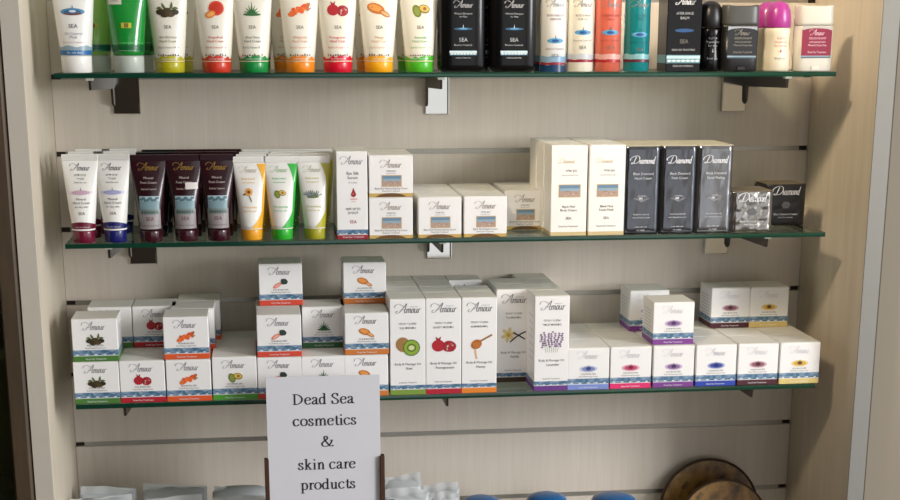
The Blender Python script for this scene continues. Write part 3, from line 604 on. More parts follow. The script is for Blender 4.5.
# ================================================================== TUBES
class Tube:
    def __init__(s, H, r, wt, ch): s.H, s.r, s.wt, s.ch = H, r, wt, ch
    def dims(s, z):
        t = min(1, max(0, (z-s.ch)/(s.H-.007-s.ch)))
        rx = s.r*.985+(s.wt/2-s.r)*t**.85; ry = s.r*.985*max(.055, 1-t**1.55)
        return rx, ry
    def sf(s, x, z):
        rx, ry = s.dims(z); return -ry*math.sqrt(max(.02, 1-(x/rx)**2))
    def wrap(s): return lambda x, z, l: (x, s.sf(x, z)-.0003-.00012*l, z)
    def ang(s, a, z, g=.0003):
        rx, ry = s.dims(z); return ((rx+g)*math.sin(a), -(ry+g)*math.cos(a), z)
    def parts(s, body, cap, seam=None):
        b = MB(); n = 28; zs = [s.ch+.0003+(s.H-s.ch-.0003)*i/16 for i in range(17)]
        b.loft([[s.ang(2*math.pi*j/n, z, 0) for j in range(n)] for z in zs], body)
        c = MB(); c.lathe([(s.r*.93, 0), (s.r*.97, .0008), (s.r, s.ch*.9), (s.r*.97, s.ch)], cap, 28)
        q = MB(); w = s.wt/2*.985; q.cbox(-w, w, -.0016, .0016, s.H-.007, s.H+.0005, seam or body, .0004)
        for i in range(24): q.box(-w+2*w*(i+.3)/24, -w+2*w*(i+.5)/24, -.0019, -.00155, s.H-.0062, s.H-.0008, seam or body)
        return [('tube_body', b.build('tube_body')), ('cap', c.build('cap')), ('crimped_seam', q.build('crimped_seam'))]
    def strip(s, z0, z1, m, a0=-100, a1=100, wave=None, g=.0003):
        b = MB(); a0, a1 = math.radians(a0), math.radians(a1)
        b.grid(lambda u, v: s.ang(a0+(a1-a0)*u, z0+(z1+(wave(u) if wave else 0)-z0)*v, g), 30, 4, m); return b
def big_tube(pic, col, line1, line2, cap=None, body=TUBEC, tcol=None):
    t = Tube(.137, .0176, .0545, .0128); cm = C(cap or col, .3, coat=.3); p = t.parts(body, cm); tc = C(tcol or col)
    r = random.Random(len(line1)); ph = r.random()*6
    b = t.strip(.0139, .0185, C(col, .3), wave=lambda u: .0018*math.sin(9*u+ph)+.0011*math.sin(31*u+ph)+.0008*math.sin(53*u)); p.append(('colour_band', b.build('colour_band')))
    b = t.strip(.0129, .0139, C('#ecd9bd')); p.append(('pale_ring', b.build('pale_ring')))
    m = MB(wrap=t.wrap()); 
    for i in range(9): m.rect(-.013+.0029*i, -.0115+.0029*i, .0195, .0195+.003*(.4+.6*r.random()), C(r.choice(['#7a6a5c', '#a89a88', '#5c5148'])), 1)
    p.append(('skyline_print', m.build('skyline_print')))
    m = MB(wrap=t.wrap()); pic(m, 0, .0735, .0255); p.append(('picture', m.build('picture')))
    m = MB(wrap=t.wrap()); script(m, AMOUR, 0, .108, .032, SCRIPT); p.append(('brand_lettering', m.build('brand_lettering')))
    m = MB(wrap=t.wrap()); m.text('SEA', 0, .0515, .0055, C('#5b5750')); m.text(line1, 0, .0400, .0042, tc, maxw=.021); m.text(line2, 0, .0355, .0042, tc, maxw=.02); m.text('Dead Sea Treatment 100 ml', 0, .0285, .0032, tc, maxw=.024); m.text('Dead Sea minerals', 0, .0155, .0024, SNOW, 3, maxw=.02)
    p.append(('text_lines', m.build('text_lines'))); return p
TG_ = mat('green_gel_tube', '#1fa33f', .18, coat=.6, trans=.25, var=.08, scale=30)
def plain_tube(body, cap, stripe, kind):
    t = Tube(.140, .0182, .0560, .0200); p = t.parts(body, cap)
    if kind == 'white':
        p.append(('blue_stripe', t.strip(.0208, .0262, C('#2f6ea5', .3)).build('blue_stripe'))); b = t.strip(.0262, .031, C('#93a9b5', .3), wave=lambda u: .001*math.sin(20*u)); p.append(('shore_print', b.build('shore_print')))
        m = MB(wrap=t.wrap()); pic_waterdrop(m, 0, .0705, .028); p.append(('picture', m.build('picture')))
        m = MB(wrap=t.wrap()); m.text('SEA', 0, .0520, .0065, C('#5b5a60')); m.text('Oil Control', 0, .0440, .0044, C('#9aa0aa')); m.text('Mask', 0, .0400, .0044, C('#9aa0aa')); m.text('Dead Sea Treatment', 0, .0345, .0030, C('#b59a98')); m.text('for oily skin', 0, .0225, .0036, SNOW); q = MB(wrap=t.wrap()); script(q, AMOUR, 0, .105, .034, SCRIPT); p.append(('brand_lettering', q.build('brand_lettering')))
        p.append(('text_lines', m.build('text_lines')))
    else:
        p.append(('dark_stripe', t.strip(.0245, .0325, C(stripe, .3)).build('dark_stripe')))
        m = MB(wrap=t.wrap()); m.rect(-.006, .006, .052, .058, mat('yellow_label', '#c9c43a', .4), 1, 4, 1); m.rect(-.0025, .0025, .0525, .0575, C('#7a6a2e'), 2); m.rect(-.018, .018, .0345, .0350, C('#8fd69a'), 1, 8, 1); m.rect(-.018, .018, .0255, .0260, C('#8fd69a'), 2, 8, 1); script(m, AMOUR, 0, .105, .034, C('#cfe8cf'))
        p.append(('label_print', m.build('label_print')))
        if kind == 'sticker':
            m = MB(wrap=t.wrap()); m.rect(-.0205, -.0045, .0790, .0900, C('#d9d6c6'), 2, 5, 2); m.text('SALE', -.0125, .0825, .004, GREY, 3); p.append(('price_sticker', m.build('price_sticker')))
    return p
T = {}
T['white'] = plain_tube(TUBEW, mat('white_cap', '#efece6', .3), None, 'white'); CLEARC = mat('frosted_cap', '#ccd4c8', .3, trans=.2)
T['green'] = plain_tube(TG_, CLEARC, '#12602f', 'sticker'); T['green2'] = plain_tube(TG_, CLEARC, '#12602f', 'plain'); T['lime'] = plain_tube(mat('lime_gel_tube', '#a8de6c', .2, coat=.5, trans=.2), CLEARC, '#1f6a5c', 'plain')
T['oliveT'] = big_tube(pic_olive, '#b5ad1c', 'Olive Oil & Honey', 'Hand Cream', tcol='#7d7a3a'); T['grape'] = big_tube(pic_grapefruit, '#cc3a24', 'Grapefruit', 'Hand Cream'); T['aloeT'] = big_tube(pic_aloe, '#138a3e', 'Aloe Vera', 'Hand Cream', tcol='#4d5a50')
T['orangeT'] = big_tube(pic_berries, '#ee8a1c', 'Obliphicha', 'Hand Cream', tcol='#d98a4a'); T['pomT'] = big_tube(pic_pom, '#d3122f', 'Pomegranate', 'Hand Cream'); T['mangoT'] = big_tube(pic_mango, '#f0a813', 'Mango', 'Hand Cream', tcol='#d3a04a'); T['avoT'] = big_tube(pic_avo, '#4cb325', 'Avocado', 'Hand Cream')
TY, TY2 = -.1655, -.118
def tube1(k, a, b, label, y=TY, rz=0): place('cream_tube', T[k], label, 'tube', (Xat((a+b)/2, y, ZS[0]), y, ZS[0]+.0003), rz, 'tubes on the top shelf')
tube1('white', 62.5, 92.5, 'white tube with blue stripe and white cap at the left end of the top shelf')
tube1('lime', 83, 111, 'pale lime tube peeking out behind the white blue-striped tube', TY2)
tube1('green', 112, 147.5, 'translucent emerald green tube with frosted cap and sticker')
tube1('green2', 124, 156, 'second emerald green tube behind the stickered one', TY2)
tube1('oliveT', 155.5, 185.5, 'cream white tube with olive picture and olive yellow cap'); tube1('oliveT', 166, 193, 'olive-capped tube half hidden behind the front olive-capped one', TY2)
tube1('grape', 202, 232.5, 'cream white tube with grapefruit picture and red-orange cap'); tube1('aloeT', 240, 268.5, 'cream white tube with aloe plant and emerald cap', rz=-.05); tube1('aloeT', 243, 270.5, 'emerald-capped tube peeking out behind the aloe tube', TY2)
tube1('orangeT', 286, 315.5, 'cream white tube with orange berries and orange cap, front one'); tube1('orangeT', 275, 302, 'orange-capped tube half hidden left behind the front orange-capped one', TY2)
tube1('pomT', 323.5, 353, 'cream white tube with pomegranates and crimson cap'); tube1('mangoT', 364, 394, 'cream white tube with mango picture and golden yellow cap'); tube1('orangeT', 357, 384, 'orange-capped tube peeking out behind the mango tube', TY2)
tube1('avoT', 404.5, 434.5, 'cream white tube with avocado and bright green cap'); tube1('avoT', 398, 425, 'green-capped tube peeking out behind the avocado tube', TY2)

def med_white(cap, sm, tint):
    t = Tube(.1065, .0137, .0440, .0150); p = t.parts(TUBEW, C(cap, .25, coat=.4), mat('frosted_seam', '#e4e2dc', .35)); 
    p.append(('colour_band', t.strip(.0172, .0235, C(cap, .28), wave=lambda u: .0032*math.sin(math.pi*min(1, max(0, (u-.1)/.75)))-.001).build('colour_band'))); p.append(('pale_ring', t.strip(.0152, .0171, C('#f2ece8'), g=.0005).build('pale_ring')))
    m = MB(wrap=t.wrap()); script(m, AMOUR, 0, .0875, .0245, C('#77727a')); p.append(('brand_lettering', m.build('brand_lettering')))
    m = MB(wrap=t.wrap()); m.rect(-.0145, .0145, .0595, .0630, C(tint), 1, 8, 1); m.ell(0, .0612, .011, .0028, C(sm), 2, rings=3); m.pg([(-.0006, .064), (.0006, .064), (0, .068)], C('#6d6a80'), 2); p.append(('picture', m.build('picture')))
    m = MB(wrap=t.wrap()); m.text('קרם ידיים'[::-1], 0, .0810, .0036, INK); m.text('מינרלי'[::-1], 0, .0765, .0036, INK); m.text('Dead Sea care', 0, .0725, .0026, INK); m.text('Mineral', 0, .0520, .0040, INK); m.text('Hand Cream', 0, .0475, .0040, INK); m.text('for dry skin', 0, .0430, .0034, INK); m.text('SEA', 0, .0345, .0050, INK); m.text('Dead Sea Treatment', 0, .0190, .0020, SNOW, 3)
    p.append(('text_lines', m.build('text_lines'))); return p
def med_maroon(sticker=False):
    t = Tube(.1050, .0140, .0435, .0140); p = t.parts(MAROON, mat('maroon_cap', '#3a101b', .22, coat=.5))
    m = MB(wrap=t.wrap()); script(m, AMOUR, 0, .0870, .0260, mat('gold_ink', '#a5813f', .35, .5), thick=.2, thin=.08); p.append(('brand_lettering', m.build('brand_lettering')))
    b = MB(wrap=t.wrap()); b.rect(-.0128, .0128, .0160, .0400, C('#979090', .35), 1, 12, 2); p.append(('label_patch', b.build('label_patch')))
    m = MB(wrap=t.wrap()); m.rect(-.0118, .0118, .0400, .0560, C('#7f9ba3', .35), 1, 10, 2); m.rect(-.0118, .0118, .0500, .0560, C('#a9bec6', .35), 2, 10, 1); m.rect(-.0118, .0118, .0340, .0405, C('#788a88', .35), 2, 10, 1)
    for i in range(8): m.ell(-.0095+.0027*i, .0520+.0015*math.sin(i*2), .0026, .0016, C('#4f6f78'), 3, n=8)
    for i in range(7): m.ell(-.009+.003*i, .0365, .0014, .0022, C('#52605c'), 3, n=7)
    p.append(('picture', m.build('picture'))); m = MB(wrap=t.wrap()); L = C('#c9bdb4'); m.text('Mineral', 0, .0765, .0040, L); m.text('Foot Cream', 0, .0710, .0040, L); m.text('Dead Sea Treatment', 0, .0635, .0030, L, maxw=.019); m.text('SEA', 0, .0265, .0062, C('#6b1f2c'), 2); m.text('Dead Sea Treatment', 0, .0195, .0024, C('#5c3a3c'), 2)
    p.append(('text_lines', m.build('text_lines')))
    if sticker:
        m = MB(wrap=t.wrap()); m.rect(.0015, .0165, .0640, .0720, C('#ded6d2'), 4, 6, 2); p.append(('price_sticker', m.build('price_sticker')))
    return p
def med_swoosh(pic, col, cap, sc):
    t = Tube(.1020, .0134, .0415, .0135); p = t.parts(TUBEW, C(cap, .28, coat=.4))
    b = MB()
    def fn(u, v):
        z = .0140+(.0935-.0140)*v; q = v
        a0 = math.radians(58-62*(max(0, .28-q)/.28)**1.3-34*max(0, (q-.62)/.38)**1.6); a1 = math.radians(100)
        return t.ang(a0+(a1-a0)*u, z, .00032)
    b.grid(fn, 8, 18, C(col, .25, coat=.3)); p.append(('colour_panel', b.build('colour_panel')))
    b = t.strip(.0136, .0148, C('#e6e2d8'), g=.0005); p.append(('pale_ring', b.build('pale_ring')))
    m = MB(wrap=t.wrap()); pic(m, -.002, .0570, .017); p.append(('picture', m.build('picture'))); m = MB(wrap=t.wrap()); script(m, AMOUR, -.002, .0830, .0225, C(sc)); p.append(('brand_lettering', m.build('brand_lettering')))
    m = MB(wrap=t.wrap()); tc = C(col); m.text('Body Lotion', -.002, .0745, .0034, tc); m.text('with natural oil', -.002, .0700, .0030, tc, maxw=.015); p.append(('product_lettering', m.build('product_lettering'))); m = MB(wrap=t.wrap()); m.text('Moisturizing', -.001, .0400, .0036, tc); m.text('Dead Sea care', -.001, .0355, .0030, tc); p.append(('text_lines', m.build('text_lines'))); return p
T['mw'] = med_white('#6e1430', '#c9a8b8', '#e6dbe0'); T['mn'] = med_white('#1b1f66', '#a9a8d0', '#d8d8ea'); T['mm'] = med_maroon(); T['mms'] = med_maroon(True)
T['sy'] = med_swoosh(pic_calendula, '#f0b02c', '#eaa221', '#c9bfb0'); T['sg'] = med_swoosh(pic_avo, '#35b544', '#2fb02f', '#a9c9a0'); T['so'] = med_swoosh(pic_herb, '#b9b436', '#a9a52a', '#b9b9a8')
T['mk'] = Tube(.1050, .0140, .0435, .0140).parts(mat('black_tube', '#121013', .2, coat=.6), mat('black_cap', '#151215', .25))
def tube2(k, a, b, label, row=0, dx=0, rz=0, sp=.042):
    y = -.1695+row*sp; X = Xat((a+b)/2, -.1695, ZS[1])+dx
    place('cream_tube', T[k], label, 'tube', (X, y, ZS[1]+.0003), rz, 'tubes on the middle shelf')
tube2('mw', 73.5, 96, 'white tube with maroon cap at the left end of the middle shelf'); tube2('mw', 73.5, 96, 'white tube directly behind the maroon-capped white one', 1, .003); tube2('mw', 73.5, 96, 'rearmost white tube behind the maroon-capped pair', 2, .007)
tube2('mn', 104.5, 128, 'white tube with navy cap between white and maroon tubes', rz=-.06); tube2('mn', 101, 124, 'white navy-capped tube behind the front navy-capped one', 1, .000); tube2('mn', 101, 124, 'rearmost white tube behind the navy-capped pair', 2, .006)
for k, a, b, t in (('mm', 140.7, 163, 'left'), ('mms', 175.8, 198, 'middle'), ('mm', 208.3, 230.3, 'right')):
    tube2(k, a, b, {'left': 'maroon tube with lake label next to the navy-capped tube', 'middle': 'maroon tube with lake label and a small white sticker', 'right': 'maroon tube with lake label next to the yellow tube'}[t])
    tube2('mm' if t != 'left' else 'mk', a, b, f'dark tube behind the {t} maroon tube, second in its row', 1, .004); tube2('mk' if t == 'left' else 'mm', a, b, f'rearmost dark tube behind the {t} maroon tube', 2, .008)
for k, a, b, t in (('sy', 241, 263, 'yellow calendula'), ('sg', 271.8, 293, 'green avocado'), ('so', 304.3, 326, 'olive green herb')):
    for r in range(4): tube2(k, a, b, f'white and {t} tube at the front of its row' if r == 0 else f'white tube of the {t} row, {ORD[r]} from the front', r, .0035*r, sp=.0375)

# ================================================================== BOTTLES AND DEODORANTS
def sring(rx, ry, z, e=4, n=32):
    r = []
    for j in range(n):
        a = 2*math.pi*j/n-math.pi/2; c, s = math.cos(a), math.sin(a)
        r.append((rx*math.copysign(abs(c)**(2/e), c), ry*math.copysign(abs(s)**(2/e), s), z))
    return r
def black_bottle():
    b = MB(); b.loft([sring(rx, ry, z) for rx, ry, z in ((.025, .016, 0), (.0285, .0195, .0035), (.0295, .0205, .009), (.0295, .0205, .125), (.027, .0185, .140), (.018, .013, .147))], BLACK)
    c = MB(); c.lathe([(.0125, .1472), (.013, .1475), (.013, .172), (.012, .174)], mat('black_cap_plastic', '#161416', .3)); p = [('bottle_body', b.build('bottle_body')), ('cap', c.build('cap'))]
    m = MB(y=-.0207); pl = mat('steel_blue_print', '#9fc0cc', .3); m.rect(-.0168, .0168, .0200, .0258, C('#7fa6b8'), 1); m.rect(-.0168, .0168, .0232, .0255, C('#cfdfe4'), 2); m.rect(-.0168, .0168, .0200, .0215, C('#3a6076'), 2)
    for i in range(8): m.ell(-.014+.004*i, .0219, .002, .0009, C('#dce8ec'), 3, n=8)
    p.append(('lake_strip', m.build('lake_strip'))); m = MB(y=-.0207); m.ell(0, .0515, .0115, .0016, C('#2f5878'), 1, n=18); m.ell(0, .0518, .006, .0010, C('#5f93b8'), 2); m.pg([(-.0006, .053), (.0006, .053), (0, .057)], C('#cfe0ec'), 2); p.append(('picture', m.build('picture')))
    L = C('#b9b9b9'); m = MB(y=-.0207); script(m, AMOUR, 0, .0765, .024, L); p.append(('brand_lettering', m.build('brand_lettering'))); m = MB(y=-.0207); m.text('SEA', 0, .0365, .0066, L); m.text('Dead Sea Treatment', 0, .0315, .0030, L, maxw=.022); m.text('Mineral Shampoo', 0, .0685, .0032, L, maxw=.022); m.text('for Men', 0, .0650, .0030, L); m.text('made in Dead Sea', 0, .0165, .0026, L, maxw=.019); p.append(('lettering', m.build('lettering'))); return p
BB = black_bottle()
Y1 = -.165
for a, b, lab in ((437.5, 484.5, 'black glossy bottle with blue strip, next to the avocado tube'), (488.6, 533.5, 'black glossy bottle with blue strip, next to the white spray bottle')):
    place('shampoo_bottle', BB, lab, 'bottle', (Xat((a+b)/2, Y1, ZS[0]), Y1, ZS[0]+.0003), 0, 'black bottles on the top shelf')
place('shampoo_bottle', BB, 'black bottle glimpsed in the gap between the front black bottles', 'bottle', (Xat(478, -.11, ZS[0]), -.11, ZS[0]+.0003), 0, 'black bottles on the top shelf')
def cyl_bottle(r, body, base, bands, pic_z, txt, tcol, capm, H=.125):
    wr = lambda x, z, l: (x, -math.sqrt(max(1e-7, r*r-x*x))-.0002-.00012*l, z)
    b = MB(); b.lathe([(r*.9, 0), (r, .0015), (r, H*.88), (r*.9, H*.94), (r*.6, H)], body); p = [('bottle_body', b.build('bottle_body'))]
    c = MB(); c.lathe([(r*.62, H+.0002), (r*.64, H+.001), (r*.64, H+.03), (r*.5, H+.034)], capm); p.append(('spray_cap', c.build('spray_cap')))
    for z0, z1, m_ in bands:
        q = MB(); q.grid(lambda u, v: ((r+.0003)*math.sin(2*math.pi*u), -(r+.0003)*math.cos(2*math.pi*u), z0+(z1-z0)*v+(.0006*math.sin(40*u) if v == 1 else 0)), 36, 1, m_); p.append(('label_band', q.build('label_band')))
    m = MB(wrap=wr); m.ell(0, pic_z, r*.62, .0032, C('#4f94bc'), 1, rings=4, n=18); m.ell(0, pic_z, r*.3, .0018, C('#244a86'), 2, rings=2); m.pg([(-.0006, pic_z+.003), (.0006, pic_z+.003), (0, pic_z+.0075)], C('#3a5a7a'), 2); p.append(('picture', m.build('picture')))
    m = MB(wrap=wr); t1, t2 = txt; m.text(t1, 0, .0665, .0036, tcol, maxw=r*1.4); m.text(t2, 0, .0620, .0036, tcol, maxw=r*1.3); p.append(('product_lettering', m.build('product_lettering'))); m = MB(wrap=wr); m.text('Dead Sea Treatment', 0, pic_z-.0105, .0028, tcol, maxw=r*1.4); m.text('SEA', 0, pic_z-.020, .0060, C('#6a6660')); q = MB(wrap=wr); script(q, AMOUR, 0, .078, r*1.45, C('#8a8a8c')); p.append(('brand_lettering', q.build('brand_lettering'))); p.append(('lettering', m.build('lettering'))); return p
MUT = C('#b4b9bd', .3); RED = C('#8c1f30', .3)
CB = {'w': cyl_bottle(.0162, mat('white_bottle', '#e4e6e4', .2, coat=.5), None, [(.0, .0085, C('#173a5e', .25)), (.0085, .0115, RED), (.0115, .019, C('#7d9fba', .3))], .0375, ('SKIN & BODY', 'PERFUME'), C('#7a4450'), CLEARC),
      'c': cyl_bottle(.0165, mat('cream_bottle', '#ece7d6', .2, coat=.5), None, [(.0118, .0150, RED), (.0150, .0215, MUT)], .0475, ('BODY MILK', 'FOR ALL'), C('#7d7468'), CLEARC),
      'r': cyl_bottle(.0168, mat('coral_bottle', '#e0705a', .2, coat=.5, trans=.15), None, [(.0118, .0150, C('#a5232c', .3)), (.0150, .0215, C('#cf9a92', .3))], .0475, ('CONDITIONER', 'SPRAY'), C('#a33a34'), CLEARC),
      't': cyl_bottle(.0162, mat('teal_bottle', '#1f8d92', .18, coat=.5, trans=.2), None, [(.0118, .0150, C('#5c2430', .3)), (.0150, .0215, C('#7fb0b4', .3))], .0450, ('HAIR GEL', 'SPRAY'), C('#0f5a60'), CLEARC)}
for k, a, b, lab, y in (('w', 540, 565, 'white cylindrical bottle with dark blue base beside the black bottles', Y1), ('c', 567, 592, 'cream cylindrical bottle with thin red band', Y1), ('r', 593.5, 619.5, 'coral pink cylindrical bottle with thin red band', Y1), ('t', 623, 648.5, 'teal cylindrical bottle on the top shelf', Y1), ('w', 535, 558, 'white bottle peeking out behind the white dark-based one', -.118)):
    place('spray_bottle', CB[k], lab, 'bottle', (Xat((a+b)/2, y, ZS[0]), y, ZS[0]+.0003), 0, 'cylindrical bottles on the top shelf')
# black after shave carton
BLKC = mat('black_shiny_carton', '#0f0e11', .25, .0, coat=.1, spec=.3, bump=.15, bscale=25)
p = carton(.0440, .0440, .108, BLKC, BLKC); m = MB(y=-.0223); m.rect(-.0215, .0215, .0105, .0205, C('#5f8a94'), 1); m.rect(-.0215, .0215, .0160, .0195, C('#b9d3d8'), 2)
for i in range(7): m.ell(-.0180+.006*i, .0135, .003, .0015, C('#cfdfe0'), 3, n=8)
q = MB(); q.box(-.0222, -.022, -.0205, .0205, .0105, .0205, C('#5f8a94')); p.append(('side_strip', q.build('side_strip'))); p.append(('lake_strip', m.build('lake_strip'))); m = MB(y=-.0223); m.ell(0, .0500, .0125, .0022, C('#274f7e'), 1, n=18); p.append(('picture', m.build('picture')))
m = MB(y=-.0223); L = C('#b5b5b5'); m.text('AFTER SHAVE', 0, .0690, .0046, L, maxw=.022); m.text('BALM', 0, .0635, .0046, L); m.text('SEA', 0, .0345, .0070, C('#77756a')); m.text('DEAD SEA TREATMENT', 0, .0255, .0034, L, maxw=.030); m.text('DEAD SEA MINERALS', 0, .0060, .0034, L, maxw=.026); q = MB(y=-.0223); script(q, AMOUR, 0, .0810, .027, C('#d8d8d8'), thick=.26, thin=.12); p.append(('brand_lettering', q.build('brand_lettering'))); p.append(('lettering', m.build('lettering')))
place('after_shave_carton', p, 'tall black shiny carton with pale blue strip beside the teal bottle', 'box', (Xat(682.6, R1, ZS[0]), R1+.022, ZS[0]+.0003), 0)
def roll_on(bodym, capm, ink, dark):
    b = MB(); b.lathe([(.0155, 0), (.0172, .002), (.0168, .018), (.0150, .034), (.0156, .044), (.0166, .050), (.0150, .0535)], bodym, 32); p = [('bottle_body', b.build('bottle_body'))]
    c = MB(); c.lathe([(.0160, .0537), (.0166, .0545), (.0163, .066), (.0150, .075), (.0120, .0815), (.0070, .0850), (.0015, .0862)], capm, 32); p.append(('dome_cap', c.build('dome_cap')))
    m = MB(wrap=lambda x, z, l: (x, -math.sqrt(max(1e-7, .0174**2-x*x))-.0002, z)); t = ('Roll On', 'Deodorant', 'for women') if not dark else ('Roll On', 'Deodorant', 'for men')
    for i, s_ in enumerate(t): m.text(s_, 0, .0395-.0045*i, .0036, ink, maxw=.016)
    m.pg([(0, .0285), (-.0012, .0245), (0, .0228), (.0012, .0245)], ink, 1); m.text('Dead Sea', 0, .0150, .0036, C('#6a6a6a') if not dark else ink, maxw=.018); p.append(('lettering', m.build('lettering'))); return p
PINK = mat('pink_cap', '#a8378a', .32, coat=.2); RB = roll_on(mat('ivory_bottle', '#ddd4bd', .35), PINK, C('#c0524e'), False); RK = roll_on(BLACK, mat('black_dome', '#141315', .35), C('#8a8a90'), True)
for k, a, b, y, lab in ((RB, 761.5, 788.5, Y1, 'ivory roll-on deodorant with pink dome cap, front one'), (RB, 752, 778, -.118, 'second pink-capped roll-on half hidden behind the front one'), (RK, 695.5, 720, -.160, 'black roll-on with black dome cap beside the black carton')):
    place('roll_on_deodorant', k, lab, 'deodorant', (Xat((a+b)/2, y, ZS[0]), y, ZS[0]+.0003), 0, 'roll-on deodorants')
def stick(bodym, capm, labm, ink, rim, w):
    rx = w/2
    b = MB(); b.loft([sring(rx*.93, .0125, 0), sring(rx, .0135, .0015), sring(rx, .0135, .0555)], bodym); p = [('stick_body', b.build('stick_body'))]
    def top(s, zc, ze): return [(x, y, zc+(ze-zc)*(x/rx)**2) for x, y, _ in sring(rx*s, .0135*s, 0)]
    c = MB(); c.loft([sring(rx*.99, .0134, .0558), sring(rx*1.0, .0136, .060), top(.99, .0775, .0795), top(.95, .0795, .0815), top(.7, .0797, .0812)], capm); p.append(('cap', c.build('cap')))
    m = MB(y=-.0137); n = 12; x0 = rx*.82
    pts = [(-x0, .0195)]+[(x0, .0195)]+[(x0*math.cos(math.pi*i/n), .0495+.0035*math.sin(math.pi*i/n)) for i in range(n+1)]
    m.rect(-x0, x0, .0490, .0550, rim, 1); m.pg(pts, labm, 2); m.rect(-x0, x0, .0165, .0195, C('#8aa0ac'), 1); m.rect(-x0, x0, .0165, .0180, C('#4f6470'), 2); p.append(('label', m.build('label')))
    m = MB(y=-.0140); script(m, AMOUR, 0, .0445, .020, ink); 
    for i, s_ in enumerate(('DEODORANT', 'anti perspirant', 'Mineral Dead Sea', '', 'Dead Sea Treatment')):
        if s_: m.text(s_, .001, .0395-.0042*i, .0036, ink, maxw=.024)
    p.append(('lettering', m.build('lettering'))); k = MB(); k.cbox(-.0055, .0055, -.0146, -.0135, .0015, .0070, bodym, .0008); p.append(('dial_window', k.build('dial_window'))); return p
SW = stick(mat('white_stick_plastic', '#d9d4c8', .35), mat('white_stick_cap', '#cfcabd', .38), C('#861236'), C('#e3c3cb'), mat('silver_rim', '#cfc8bd', .25, .8), .0475); SB = stick(mat('black_stick_plastic', '#1d1c1e', .35), mat('grey_stick_cap', '#4a4a48', .35), C('#17161a'), C('#8f8a7c'), mat('bright_rim', '#b9bcc0', .25, .8), .0460)
place('deodorant_stick', SW, 'white stick deodorant with crimson label at the right end', 'deodorant', (Xat(810.8, Y1-.005, ZS[0]), Y1-.005, ZS[0]+.0003), 0, 'stick deodorants')
place('deodorant_stick', SB, 'black stick deodorant with grey cap', 'deodorant', (Xat(737.3, Y1-.005, ZS[0]), Y1-.005, ZS[0]+.0003), 0, 'stick deodorants')

